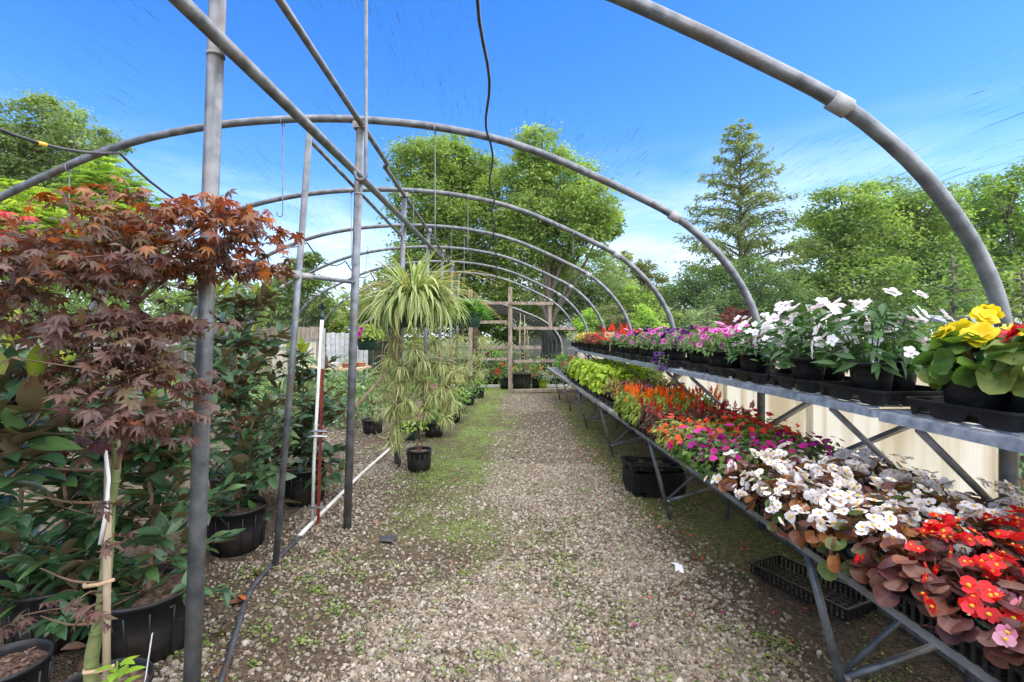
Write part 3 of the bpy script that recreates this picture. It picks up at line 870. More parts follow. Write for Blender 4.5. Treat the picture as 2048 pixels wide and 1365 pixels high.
# ------------------------------------------------------------------ benches on the right
UB_X, UB_Z, LB_X, LB_Z, LB_X2 = 1.50, 1.20, 1.18, .685, 1.98
def bench_deck(mb, x0, x1, y0, y1, z):
    """expanded mesh deck read as thin bars in both directions"""
    for x in np.arange(x0 + .05, x1 - .02, .075): mb.bar((x, y0, z), (x, y1, z), .012, .006)
    for y in np.arange(y0 + .06, y1, .12): mb.bar((x0, y, z - .007), (x1, y, z - .007), .012, .006)
ulabels = ['nearest galvanised upper bench holding the yellow begonia', 'upper bench holding the white impatiens', 'upper bench holding the pink and purple petunias', 'upper bench holding the red flowers', 'farthest upper bench holding the yellow flowers']
for k, (a, b, dx) in enumerate([(.75, 1.93, .02), (1.97, 4.18, 0.0), (4.22, 6.40, .01), (6.44, 8.60, 0), (8.64, 10.9, .01)]):
    ub = thing('upper_bench', ulabels[k], 'bench', (0, 0, 0), 'upper benches along the right wall')
    x0 = UB_X + dx; z = UB_Z - (.012 if k == 0 else 0)
    MB().bar((x0, a, z - .016), (x0, b, z - .016), .005, .034).bar((x0 + .024, a, z + .002), (x0 + .024, b, z + .002), .045, .005).build('front_rail', M['rail'], ub)
    MB().bar((2.03, a, z - .022), (2.03, b, z - .022), .005, .045).build('back_rail', M['rail'], ub)
    for y in (a, (a + b) / 2, b):
        MB().bar((x0 + .004, y, z - .02), (2.03, y, z - .02), .035, .03).build('cross_member', M['rail'], ub)
    dk = MB(); bench_deck(dk, x0 + .01, 2.03, a, b, z + .0085); dk.build('deck', M['rail'], ub)
    ys_ = [1.79, .85] if k == 0 else [a + .26, b - .30]
    for i, y in enumerate(ys_):
        MB().tube([(x0 + .03, y, z - .04), (1.99, y + .08, .76)], .014, 8).build('brace', M['galv_dull'], ub, True)
    if k < 3:
        y = (2.35, 3.1, 5.3)[k]
        MB().bar((2.0, y - .10, z - .07), (1.90, y + .42, .80), .05, .02).build('wall_brace', M['galv_dull'], ub)
llabels = ['nearest long lower bench carrying the begonias and impatiens', 'middle lower bench carrying the coleus', 'farthest lower bench near the timber frame']
for k, (a, b, legs) in enumerate([(.55, 4.92, (1.93, 3.97)), (4.95, 8.6, (5.95, 7.7)), (8.63, 12.1, (9.5, 11.2))]):
    lb = thing('lower_bench', llabels[k], 'bench', (0, 0, 0), 'lower benches along the right wall')
    MB().bar((LB_X, a, LB_Z - .014), (LB_X, b, LB_Z - .014), .005, .030).bar((LB_X + .02, a, LB_Z + .002), (LB_X + .02, b, LB_Z + .002), .04, .005).build('front_rail', M['galv_dull'], lb)
    MB().bar((LB_X2, a, LB_Z + .01), (LB_X2, b, LB_Z + .01), .005, .11).build('back_rail', M['rail'], lb)
    MB().bar((LB_X + .16, a, LB_Z - .05), (LB_X + .16, b, LB_Z - .05), .045, .07).build('timber_runner', M['wood'], lb)
    for y in np.arange(a + .02, b, .7):
        MB().bar((LB_X + .004, y, LB_Z - .017), (LB_X2, y, LB_Z - .017), .035, .025).build('cross_member', M['rail'], lb)
    dk = MB(); bench_deck(dk, LB_X + .01, LB_X2, a, b, LB_Z + .0085); dk.build('deck', M['rail'], lb)
    for y in legs:
        r = .0155
        MB().tube([(1.225, y, LB_Z - .05), (1.40, y, -.03)], r, 10).build('leg', M['galv'], lb, True)
        MB().tube([(1.93, y, LB_Z - .03), (1.86, y, -.03)], r, 10).build('leg', M['galv'], lb, True)
        MB().tube([(1.375, y + .012, .14), (1.95, y + .03, .64)], .011, 8).build('brace', M['galv'], lb, True)
        MB().tube([(1.375, y - .012, .14), (1.88, y + .05, .26)], .014, 8).build('brace', M['galv'], lb, True)
        MB().tube([(1.375, y - .03, .14), (1.375, y + .02, .14)], .010, 8).build('bolt', M['galv_dull'], lb, True)
# ------------------------------------------------------------------ pots and trays
_pots = {}
def pot_meshes(rt, rb, h, mat, soil='soil', ribs=True):
    key = (rt, rb, h, mat, soil)
    if key in _pots: return _pots[key]
    lip = min(.022, .12 * h); g = rt * .035 + .003
    prof_ = [(0, 0), (rb, 0), (rb + (rt - rb) * .5, h * .5), (rt - g * .6, h - lip), (rt, h - lip), (rt + .001, h - .003), (rt - g * .5, h), (rt - g, h - .004), (rt - g * 1.3, h - lip * 1.2), ((rb + rt) / 2 - g, h * .45)]
    a = MB().lathe(prof_, 32).mesh('pot', M[mat], True)
    zs = h * .84; rs = rb + (rt - rb) * .84 - g * .8
    ang = np.linspace(0, 2 * math.pi, 20, endpoint=False)
    V = [(0, 0, zs + .012)]; Fs = []
    for rr in (.45, .8, 1.0):
        for t in ang: V.append((rs * rr * math.cos(t), rs * rr * math.sin(t), zs + rng.uniform(-.006, .010) * (1 if rr < 1 else .3)))
    t3 = [(0, 1 + i, 1 + (i + 1) % 20) for i in range(20)]
    for k in range(2):
        for i in range(20):
            j = (i + 1) % 20
            Fs.append((1 + k * 20 + i, 1 + (k + 1) * 20 + i, 1 + (k + 1) * 20 + j, 1 + k * 20 + j))
    b = MB().add(V, [np.array(t3), np.array(Fs)]).mesh('soil', M[soil], False)
    _pots[key] = (a, b)
    return a, b

def add_pot(root, rt, rb, h, mat='black_plastic', soil='soil', z=0.0):
    a, b = pot_meshes(rt, rb, h, mat, soil)
    T = Matrix.Translation((0, 0, z))
    put('pot', a, root, T); put('soil', b, root, T)
    if rt > .1 and mat == 'pot_plastic':           # moulded ribs on big nursery pots
        rm = MB()
        for t in np.linspace(0, 2 * math.pi, 14, endpoint=False):
            p = lambda f, e: ((rb + (rt - rb) * f * .93 + e) * math.cos(t), (rb + (rt - rb) * f * .93 + e) * math.sin(t), h * f + z)
            rm.tube([p(.06, .002), p(.5, .002), p(.84, .0)], .0045, 5)
        rm.build('ribs', M[mat], root, True)

def flat_mesh(w, l, h, slots=True):
    """slotted black nursery flat, l along y"""
    m = MB(); t = .004
    for i in range(7): m.box((-w / 2 + i * w / 7, -l / 2, 0), (-w / 2 + i * w / 7 + w / 15, l / 2, t))
    for i in range(12): m.box((-w / 2, -l / 2 + i * l / 12, -.002), (w / 2, -l / 2 + i * l / 12 + l / 26, t - .001))
    m.box((-w / 2 - .010, -l / 2 - .010, h - .010), (-w / 2 + t, l / 2 + .010, h)); m.box((w / 2 - t, -l / 2 - .010, h - .010), (w / 2 + .010, l / 2 + .010, h))
    m.box((-w / 2 + t, -l / 2 - .010, h - .010), (w / 2 - t, -l / 2 + t, h)); m.box((-w / 2 + t, l / 2 - t, h - .010), (w / 2 - t, l / 2 + .010, h))
    n = int(l / .028)
    for i in range(n + 1):
        y = -l / 2 + .006 + i * (l - .012) / n
        for x in (-w / 2, w / 2): m.box((x - .003, y - .006, t), (x + .003, y + .006, h - .010))
    n = int(w / .028)
    for i in range(n + 1):
        x = -w / 2 + .008 + i * (w - .016) / n
        for y in (-l / 2, l / 2): m.box((x - .006, y - .003, t), (x + .006, y + .003, h - .010))
    m.box((-w / 2, -l / 2 + .001, t + .012), (w / 2, -l / 2 + .004, t + .02))
    return m.mesh('flat', M['black_plastic'])

def carrier_mesh(w, l, h):
    """rounded pot carrier with arched cut-outs: rim, wall with arches, floor web"""
    m = MB()
    cr = .05; pts = []
    for cx, cy, a0 in ((w / 2 - cr, l / 2 - cr, 0), (-w / 2 + cr, l / 2 - cr, 90), (-w / 2 + cr, -l / 2 + cr, 180), (w / 2 - cr, -l / 2 + cr, 270)):
        for a in np.linspace(a0, a0 + 90, 7): pts.append((cx + cr * math.cos(R(a)), cy + cr * math.sin(R(a))))
    # resample the outline evenly
    P = np.array(pts + [pts[0]]); L = np.concatenate([[0], np.cumsum(np.linalg.norm(np.diff(P, axis=0), axis=1))])
    n = 96; s = np.linspace(0, L[-1], n, endpoint=False)
    X = np.interp(s, L, P[:, 0]); Y = np.interp(s, L, P[:, 1])
    per = (s / L[-1] * 8) % 1.0
    zlow = np.where(np.abs(per - .5) < .17, h * .62 * np.sqrt(np.clip(1 - (np.abs(per - .5) / .17) ** 2, 0, 1)), 0)
    cen = np.stack([X, Y], -1)
    inn = cen * .965
    out = cen * 1.03
    V = np.concatenate([np.column_stack([inn, zlow]), np.column_stack([cen, np.full(n, h - .008)]), np.column_stack([out, np.full(n, h - .010)]), np.column_stack([out, np.full(n, h)]), np.column_stack([cen * .985, np.full(n, h)]), np.column_stack([inn * .97, zlow])])
    Fq = []
    for k in range(5):
        for i in range(n):
            j = (i + 1) % n
            Fq.append((k * n + i, k * n + j, (k + 1) * n + j, (k + 1) * n + i))
    m.add(V, np.array(Fq))
    m.box((-w / 2 + .02, -.012, h * .55), (w / 2 - .02, .012, h * .62)); m.box((-.012, -l / 2 + .02, h * .5), (.012, l / 2 - .02, h * .545))
    m.box((-w / 2 + .03, -l / 2 + .03, .004), (w / 2 - .03, l / 2 - .03, .010))
    return m.mesh('carrier', M['black_plastic'], False)
FLAT = flat_mesh(.275, .53, .062); CARR = carrier_mesh(.36, .40, .062); CARR_S = carrier_mesh(.25, .30, .05)

def put_tray(name, me, loc, label, rz=0.0, group=None):
    o = put(name, me); o.location = loc; o.rotation_euler = (0, 0, rz)
    return tag(o, label, 'tray', group)

# ------------------------------------------------------------------ flowers (templates: a few petals each)
def petals(n, L, W, cup=.2, col=(1, 1, 1), eye=None, n_seg=3, shape='obovate', ang0=0.0, jitter=.1, ruffle=0.0, seed=1):
    r = np.random.default_rng(seed)
    m = MB()
    t = leaf_tpl(1, 1, n_seg, shape, .12, -cup, 1.0, 1.0, ruffle)
    for i in range(n):
        a = ang0 + 2 * math.pi * i / n + r.normal(0, jitter)
        c, s = math.cos(a), math.sin(a)
        V = t[0] * np.array((W, L, L)) * r.uniform(.9, 1.08)
        V = np.stack([V[:, 0] * c - V[:, 1] * s, V[:, 0] * s + V[:, 1] * c, V[:, 2] + .002 * (i % 2)], -1)
        m.add(V, t[1], np.asarray(col) * r.uniform(.9, 1.05))
    if eye is not None:
        m.lathe([(0, L * .18), (L * .14, L * .12), (L * .16, .0)], 8, col=eye)
    return m
def begonia_flower(col, seed):
    m = petals(2, .0195, .024, .18, col, None, 4, 'round', 0, .12, 0, seed)
    m2 = petals(2, .016, .012, .1, col, None, 3, 'obovate', math.pi / 2, .2, 0, seed + 50)
    m.add(np.concatenate(m2.V), [np.concatenate(m2.F)], np.concatenate(m2.C))
    m.lathe([(0, .0075), (.0034, .006), (.004, .001)], 7, col=(.80, .50, .03))
    return m
def trumpet(r_, col, throat, seed):
    rr = np.random.default_rng(seed)
    n = 15; V, C, Fq = [], [], []
    for k, (rad, z, c) in enumerate(((.10, -.55, throat), (.35, -.10, throat), (.72, .03, col), (1.0, .0, col))):
        for i in range(n):
            a = 2 * math.pi * i / n
            lob = 1 + (.09 * math.cos(5 * a) if k >= 2 else 0)
            V.append((r_ * rad * lob * math.cos(a), r_ * rad * lob * math.sin(a), r_ * (z + (.07 * math.cos(5 * a + 1) + rr.normal(0, .03) if k >= 2 else 0))))
            C.append(np.asarray(c) * (1 if k > 1 else .8))
    for k in range(3):
        for i in range(n): Fq.append((k * n + i, k * n + (i + 1) % n, (k + 1) * n + (i + 1) % n, (k + 1) * n + i))
    return MB().add(V, np.array(Fq), np.array(C))
def plume(h, r_, col, seed):
    """celosia plume: a core of many small upright tongues"""
    rr = np.random.default_rng(seed)
    m = MB()
    n = 80
    t = rr.random(n) ** .8; a = rr.uniform(0, 6.283, n)
    rad = r_ * np.sin(np.pi * np.clip(t * .86 + .12, 0, 1)) ** .9 * (1 - .45 * t)
    P = np.stack([rad * np.cos(a) * .6, rad * np.sin(a) * .6, t * h], -1)
    d = np.stack([np.cos(a) * .55, np.sin(a) * .55, np.full(n, 1.0)], -1)
    Mx = frames(d, np.stack([-np.cos(a), -np.sin(a), np.ones(n)], -1))
    c = np.asarray(col) * (1 + rr.normal(0, .18, (n, 1)))
    return scatter(m, [leaf_tpl(1, .42, 2, 'ovate', .4, -.1)], Mx, P, rr.uniform(.7, 1.3, n) * h * .26 * (1.15 - .8 * t), np.clip(c, 0, 1))
def cluster(mbs, n, spread, seed):
    """several florets in one head"""
    rr = np.random.default_rng(seed); m = MB()
    for i in range(n):
        s = mbs[i % len(mbs)]
        p = rr.normal(0, spread, 3); p[2] = abs(p[2]) * .7
        d = norm(np.array([(p[0] * 1.2 + rr.normal(0, .3) * spread, p[1] * 1.2 + rr.normal(0, .3) * spread, spread * 1.1)]))
        Mx = frames(np.array([(rr.normal(), rr.normal(), 0.)]) - d * 0, d)[0]
        V = np.concatenate(s.V) @ Mx.T + p
        off = 0
        for f in s.F: pass
        base = m.n
        m.V.append(V); m.C.append(np.concatenate(s.C))
        for f in s.F: m.F.append(f + base); m.M.append(0)
        m.n += len(V)
    return m
WHITE, PINKW = (.86, .85, .83), (.84, .76, .79)
FL = {}
FL['white_begonia'] = [begonia_flower(WHITE, s).mesh('flower', M['petal'], True) for s in range(4)]
FL['red_begonia'] = [begonia_flower(c, s).mesh('flower', M['petal'], True) for s, c in enumerate(((.78, .018, .02), (.80, .05, .05), (.70, .012, .018)))]
FL['pink_begonia'] = [begonia_flower(c, s).mesh('flower', M['petal'], True) for s, c in enumerate(((.80, .30, .42), (.82, .42, .50)))]
FL['white_impatiens'] = [petals(5, .034, .027, .10 - .08 * (s % 2), WHITE, (.78, .66, .66), 4, 'obovate', s, .16, 0.05, s).mesh('flower', M['petal'], True) for s in range(4)] + [petals(5, .030, .024, .16, PINKW, (.72, .5, .55), 4, 'obovate', s, .15, .03, s).mesh('flower', M['petal'], True) for s in range(2)]
def imp(col, s): return petals(5, .019, .021, .06, col, None, 3, 'obovate', s, .12, 0.02, s).mesh('flower', M['petal'], True)
FL['red_impatiens'] = [imp((.66, .022, .012), 1), imp((.72, .06, .018), 2), imp((.58, .012, .014), 3)]
FL['orange_impatiens'] = [imp((.75, .10, .025), 1), imp((.70, .045, .015), 2), imp((.78, .16, .04), 3)]
FL['magenta_impatiens'] = [imp((.50, .012, .25), 1), imp((.58, .022, .30), 2), imp((.38, .02, .24), 3), imp((.36, .01, .12), 4)]
FL['purple_petunia'] = [trumpet(.028, (.085, .012, .16), (.03, .005, .06), s).mesh('flower', M['petal'], True) for s in range(3)]
FL['pink_petunia'] = [trumpet(.028, (.68, .13, .44), (.45, .05, .30), s).mesh('flower', M['petal'], True) for s in range(3)] + [trumpet(.026, (.70, .28, .50), (.5, .1, .3), 9).mesh('flower', M['petal'], True)]
FL['magenta_petunia'] = [trumpet(.027, (.50, .02, .32), (.3, .01, .2), s).mesh('flower', M['petal'], True) for s in range(3)]
FL['maroon_petunia'] = [trumpet(.027, (.14, .008, .05), (.06, .005, .03), s).mesh('flower', M['petal'], True) for s in range(2)]
FL['orange_celosia'] = [plume(.060 + .010 * s, .014, c, s).mesh('plume', M['petal'], True) for s, c in enumerate(((.80, .20, .012), (.82, .28, .02), (.76, .13, .012)))]
FL['red_celosia'] = [plume(.045 + .008 * s, .015, c, s).mesh('plume', M['petal'], True) for s, c in enumerate(((.42, .006, .02), (.50, .012, .018), (.33, .005, .022)))]
FL['red_salvia'] = [plume(.08, .02, (.72, .045, .02), s).mesh('flower', M['petal'], True) for s in range(2)]
FL['yellow_daisy'] = [petals(9, .017, .010, .05, (.78, .52, .02), (.55, .30, .01), 2, 'obovate', s, .1, 0, s).mesh('flower', M['petal'], True) for s in range(2)]
FL['small_white'] = [petals(5, .012, .012, .1, (.75, .76, .74), None, 2, 'obovate', s, .1, 0, s).mesh('flower', M['petal'], True) for s in range(2)]

# ------------------------------------------------------------------ leaf meshes kept per species for leaves built one by one
def leaf_pool(tpls, cols, mat, var=.15, per=4, grad=None):
    out = []
    for t in tpls:
        for i in range(per):
            c = pal(cols, 1, var)[0]
            out.append(MB().add(t[0], t[1], np.clip(c[None] * t[2][:, None], 0, 1)).mesh('leaf', M[mat], True))
    return out
def cup_leaf(seed, ruff=.0, cup=.25, n=18, scal=.02):
    """rounded, cupped begonia leaf: three rings, scalloped rim, radiating veins"""
    r = np.random.default_rng(seed)
    V, C = [(0, .30, 0)], [1.3]
    ph = r.uniform(0, 6.283); lop = r.uniform(.05, .16)
    for k, rad in enumerate((.36, .72, 1.0)):
        for i in range(n):
            a = 2 * math.pi * i / n
            rr = rad * (1 + lop * math.cos(a + ph) + (r.normal(0, scal) if k == 2 else 0))
            if k == 2 and i == 0: rr *= .5
            z = cup * rad ** 2 * .5 * (.25 + .75 * abs(math.sin(a))) + ruff * rad ** 2 * math.sin(a * 3 + ph) + ruff * .7 * (rad > .9) * math.cos(a * 7 + ph)
            V.append((rr * .5 * math.sin(a), .42 - rr * .5 * math.cos(a), z + r.normal(0, .008)))
            C.append(((1.2 if i % 3 == 0 else .88), (1.12 if i % 3 == 0 else .92), 1.05)[k])
    F3 = [(0, 1 + i, 1 + (i + 1) % n) for i in range(n)]
    F4 = [(1 + k * n + i, 1 + (k + 1) * n + i, 1 + (k + 1) * n + (i + 1) % n, 1 + k * n + (i + 1) % n) for k in range(2) for i in range(n)]
    return (np.array(V), [np.array(F3), np.array(F4)], np.array(C))
cupl = [cup_leaf(s, .03, c, 12) for s, c in ((1, .35), (2, -.35), (3, .6), (8, .1))]
bigl = [cup_leaf(s, .06, c) for s, c in ((4, .25), (5, -.35), (6, -.15), (7, .4))]
ovl = [leaf_tpl(1, .48, 4, 'ovate', .3, .25), leaf_tpl(1, .44, 4, 'ovate', .2, .4)]
lan = [leaf_tpl(1, .28, 4, 'lance', .3, .25), leaf_tpl(1, .30, 4, 'lance', .2, .4)]
rnd = [leaf_tpl(1, .72, 3, 'ovate', .2, .2), leaf_tpl(1, .66, 3, 'heart', .15, .3)]
hrt = [leaf_tpl(1, .8, 4, 'heart', .2, .3, 1.1, .95), leaf_tpl(1, .75, 4, 'heart', .15, .15, 1.1, .95)]
BRONZE = [(.17, .07, .035), (.13, .05, .036), (.24, .10, .035), (.11, .06, .04), (.15, .12, .05), (.19, .075, .055), (.10, .13, .04)]
WINE = [(.15, .055, .048), (.115, .042, .040), (.18, .085, .06), (.10, .036, .036), (.20, .075, .04)]
GREEN = [(.055, .125, .025), (.075, .16, .035), (.045, .10, .022)]
DEEP = [(.030, .085, .026), (.045, .11, .03), (.06, .14, .035)]
LIME = [(.34, .46, .03), (.28, .42, .025), (.42, .50, .05), (.22, .36, .02)]
SP = {
 'white_begonia': dict(r=.135, h=.125, n=62, hang=2.05, tpl=cupl, cols=BRONZE + [(.10, .14, .035)], mat='leaf_gloss', s=(.040, .064), wild=.5, fl='white_begonia', nf=17, florets=5, indiv=True),
 'red_begonia': dict(r=.145, h=.13, n=62, hang=2.0, tpl=cupl, cols=WINE, mat='leaf_gloss', s=(.045, .072), wild=.45, fl='red_begonia', nf=13, florets=5, indiv=True),
 'pink_begonia': dict(r=.12, h=.11, n=30, tpl=cupl, cols=WINE, mat='leaf_gloss', s=(.055, .08), fl='pink_begonia', nf=7, florets=4, indiv=True),
 'magenta_impatiens': dict(r=.145, h=.13, n=190, hang=1.95, tpl=rnd, cols=GREEN + [(.13, .20, .03)], mat='leaf', s=(.028, .045), fl='magenta_impatiens', nf=20, indiv=False),
 'red_impatiens': dict(r=.145, h=.145, n=180, tpl=rnd, cols=[(.12, .19, .03), (.07, .13, .025), (.22, .26, .04)], mat='leaf', s=(.028, .045), fl='red_impatiens', nf=22, indiv=False),
 'orange_impatiens': dict(r=.145, h=.13, n=185, hang=1.95, tpl=rnd, cols=[(.24, .28, .05), (.16, .22, .035), (.32, .30, .06)], mat='leaf', s=(.028, .045), fl='orange_impatiens', nf=18, indiv=False),
 'red_celosia': dict(r=.085, h=.15, n=90, tpl=lan, cols=[(.11, .04, .035), (.14, .07, .03), (.07, .08, .03), (.20, .09, .09)], mat='leaf', s=(.04, .075), fl='red_celosia', nf=5, indiv=False, spike=True),
 'orange_celosia': dict(r=.085, h=.18, n=95, tpl=lan, cols=[(.20, .28, .03), (.30, .34, .05), (.13, .21, .03)], mat='leaf', s=(.045, .075), fl='orange_celosia', nf=5, indiv=False, spike=True),
 'purple_petunia': dict(r=.15, h=.15, n=170, tpl=ovl, cols=[(.12, .18, .07), (.16, .22, .10), (.09, .14, .05)], mat='leaf', s=(.022, .042), fl='purple_petunia', nf=10, indiv=False),
 'pink_petunia': dict(r=.15, h=.16, n=180, tpl=ovl, cols=[(.10, .20, .045), (.14, .25, .06), (.08, .15, .035)], mat='leaf', s=(.028, .048), fl='pink_petunia', nf=16, indiv=False),
 'coleus': dict(r=.16, h=.20, n=190, tpl=ovl, cols=[(.22, .10, .04), (.25, .22, .05), (.14, .04, .03), (.30, .16, .08), (.20, .24, .06)], mat='leaf', s=(.022, .045), fl=None, nf=0, indiv=False),
 'lime_coleus': dict(r=.19, h=.26, n=230, tpl=hrt, cols=LIME, mat='leaf', s=(.045, .075), fl=None, nf=0, indiv=False),
 'white_impatiens': dict(r=.20, h=.27, n=170, up=.45, tpl=[leaf_tpl(1, .30, 4, 'lance', .3, .3, 1.25, .9), leaf_tpl(1, .33, 4, 'lance', .2, .15, 1.25, .9)], cols=DEEP, mat='leaf_gloss', s=(.065, .11), fl='white_impatiens', nf=20, indiv=True),
 'red_salvia': dict(r=.12, h=.14, n=120, tpl=ovl, cols=GREEN + [(.16, .20, .06)], mat='leaf', s=(.03, .05), fl='red_salvia', nf=7, indiv=False),
 'bronze_foliage': dict(r=.12, h=.17, n=190, tpl=rnd, cols=[(.22, .05, .03), (.15, .035, .025), (.28, .09, .05)], mat='leaf', s=(.022, .04), fl=None, nf=0, indiv=False),
 'yellow_daisy': dict(r=.16, h=.12, n=150, tpl=ovl, cols=[(.16, .25, .04), (.11, .19, .03)], mat='leaf', s=(.025, .045), fl='yellow_daisy', nf=42, indiv=False),
 'silver_leaf': dict(r=.17, h=.15, n=170, tpl=ovl, cols=[(.22, .29, .20), (.15, .22, .11), (.28, .33, .26)], mat='leaf', s=(.025, .05), fl='small_white', nf=8, indiv=False),
 'green_herb': dict(r=.18, h=.22, n=190, tpl=rnd, cols=[(.12, .25, .03), (.18, .32, .04), (.09, .18, .025)], mat='leaf', s=(.035, .06), fl=None, nf=0, indiv=False),
 'dark_herb': dict(r=.18, h=.20, n=180, tpl=ovl, cols=[(.05, .12, .03), (.07, .15, .035), (.10, .17, .05)], mat='leaf', s=(.03, .06), fl=None, nf=0, indiv=False),
 'orange_mix': dict(r=.14, h=.14, n=140, tpl=ovl, cols=GREEN, mat='leaf', s=(.03, .05), fl='orange_impatiens', nf=18, indiv=False),
}
def mound(n, r, h, phi_max=1.75, inner=.55):
    phi = np.arccos(1 - rng.random(n) * (1 - math.cos(phi_max)))
    th = rng.uniform(0, 6.283, n); q = rng.uniform(inner, 1.0, n) ** .7
    rad = np.stack([np.sin(phi) * np.cos(th), np.sin(phi) * np.sin(th), np.cos(phi)], -1)
    P = rad * q[:, None] * np.array((r, r, h))
    tang = np.stack([np.cos(phi) * np.cos(th), np.cos(phi) * np.sin(th), -np.sin(phi)], -1)
    hz = np.stack([np.cos(th), np.sin(th), np.zeros(n)], -1)
    return P, rad, tang, hz
_spc = {}
def species(key, var):
    if (key, var) in _spc: return _spc[(key, var)]
    s = SP[key]; n = s['n']
    P, rad, tang, hz = mound(n, s['r'], s['h'], s.get('hang', 1.75))
    S = rng.uniform(*s['s'], n)
    d = tang * .5 + hz * .6 + jit(n, .30) + np.array((0, 0, s.get('up', .12)))
    Mx = frames(d, rad * .8 + np.array((0, 0, .8)) + jit(n, s.get('wild', .28)))
    P = P - norm(d) * (S * .45)[:, None]
    if s['indiv']:
        if key not in _spc: _spc[key] = leaf_pool(s['tpl'], s['cols'], s['mat'])
        pool = _spc[key]
        leaves = [(pool[rng.integers(len(pool))], m) for m in mats4(Mx, P, S)]
        fol = None
    else:
        leaves = []
        fol = scatter(MB(), s['tpl'], Mx, P, S, pal(s['cols'], n, .15)).mesh('foliage', M[s['mat']], True)
    fls = []
    if s['fl']:
        k = s['nf']
        if s.get('spike'):
            a = rng.uniform(0, 6.283, k); q = s['r'] * np.sqrt(rng.random(k)) * .95
            FP = np.stack([q * np.cos(a), q * np.sin(a), s['h'] * rng.uniform(.55, 1.0, k)], -1)
            FM = frames(np.stack([np.cos(a + 1), np.sin(a + 1), np.zeros(k)], -1), np.stack([.12 * np.cos(a), .12 * np.sin(a), np.ones(k)], -1))
        else:
            FP, fr_, ft, fh = mound(k, s['r'] * 1.10, s['h'] * 1.22, 1.45, .95)
            FM = frames(np.cross(fr_, jit(k)), fr_ + np.array((0, -.25, .25)) + jit(k, .25))
        FS = rng.uniform(.78, 1.2, k)
        if 'florets' in s:                      # florets gathered in loose heads
            rep_ = rng.integers(2, s['florets'] + 1, k)
            FP = np.repeat(FP, rep_, 0); FM = np.repeat(FM, rep_, 0); FS = np.repeat(FS, rep_); k = len(FP)
            FP = FP + rng.normal(0, .016, (k, 3)) * np.array((1, 1, .6))
            zax = FM[:, :, 2] + jit(k, .4)
            FM = frames(np.cross(zax, jit(k)), zax)
        fls = [(FL[s['fl']][rng.integers(len(FL[s['fl']]))], m) for m in mats4(FM, FP, FS)]
    # stems from the soil into the mound
    st = MB()
    for i in range(7):
        a = rng.uniform(0, 6.283); q = rng.uniform(.2, .7) * s['r']
        st.tube([(.01 * math.cos(a), .01 * math.sin(a), -.05), (q * .5 * math.cos(a), q * .5 * math.sin(a), s['h'] * .25), (q * math.cos(a), q * math.sin(a), s['h'] * .75)], [.004, .003, .002], 5, col=s['cols'][0])
    stm = st.mesh('stems', M['leaf'], True)
    _spc[(key, var)] = (leaves, fol, fls, stm)
    return _spc[(key, var)]
_cnt = {}
def bedding(key, name, label, cat, loc, pot=(.055, .042, .085, 'green_plastic'), group=None, scale=1.0, lift=.0, nvar=3):
    _cnt[key] = _cnt.get(key, -1) + 1
    leaves, fol, fls, stm = species(key, _cnt[key] % nvar)
    root = thing(name, label, cat, loc, group, rz=rng.uniform(0, 6.283))
    if pot: add_pot(root, *pot)
    z = (pot[2] if pot else .02) + lift
    T = Matrix.Translation((0, 0, z)) @ Matrix.Scale(scale, 4)
    put('stems', stm, root, T)
    if fol: put('foliage', fol, root, T, 'stuff')
    for me, m in leaves: put('leaf', me, root, T @ m)
    for me, m in fls: put('plume' if me.name.startswith('plume') else 'flower', me, root, T @ m)
    return root
# ------------------------------------------------------------------ lower bench plants
ZB = LB_Z + .0125
k = 0
for (x, xl) in ((1.295, 'front'), (1.59, 'second row')):
    for i, y in enumerate(np.arange(1.18, 4.7, .55)):
        put_tray('nursery_flat', FLAT, (x, y, ZB), f'{ORD[i]} slotted black flat in the {"front" if xl == "front" else "second"} row on lower bench', 0, 'black flats on the lower bench')
ZF = ZB + .004
SMALL = (.052, .040, .080, 'green_plastic')
SMALLB = (.055, .043, .085, 'black_plastic')
rows = [1.20, 1.40, 1.605, 1.81]
rname = ['front', 'second', 'third', 'back']
def block(key, name, what, cat, y0, y1, step, pot=SMALL, xr=rows, skip=(), jx=.015, scale=(.95, 1.1), grp=None, stag=.5):
    for ri, x in enumerate(xr):
        i = 0
        for y in np.arange(y0 + (stag * step if ri % 2 else 0), y1, step):
            if (ri, i) in skip: i += 1; continue
            bedding(key, name, f'{what}, {ORD[i]} of its {rname[ri]} row', cat, (x + rng.normal(0, jx), y + rng.normal(0, jx), ZF), pot, grp, rng.uniform(*scale))
            i += 1
block('white_begonia', 'white_begonia', 'white begonia with bronze leaves on lower bench', 'flower', 1.55, 2.44, .185, grp='white begonias on the lower bench')
for k, (x, y) in enumerate([(1.25, 1.20), (1.42, 1.26), (1.235, 1.37), (1.415, 1.43), (1.595, 1.47)]):
    bedding('red_begonia', 'red_begonia', f'red begonia with wine leaves at the bench corner, {ORD[k]} one', 'flower', (x, y, ZF), SMALL, 'red begonias on the lower bench')
bedding('pink_begonia', 'pink_begonia', 'pink begonia at the very bottom right corner of the bench', 'flower', (1.235, 1.06, ZF), SMALL)
o = put('empty_pot', pot_meshes(.062, .045, .10, 'black_plastic')[0]); o.location = (1.255, 2.46, ZF + .01); o.rotation_euler = (.15, -.35, 0)
tag(o, 'empty black pot tipped at the front edge between begonias and magenta impatiens', 'pot')
block('magenta_impatiens', 'magenta_impatiens', 'magenta impatiens on lower bench', 'flower', 2.60, 3.02, .20, SMALLB, grp='magenta impatiens on the lower bench')
block('orange_impatiens', 'orange_impatiens', 'orange impatiens with pale leaves on lower bench', 'flower', 3.06, 3.50, .20, SMALLB, rows[:2], grp='orange impatiens on the lower bench')
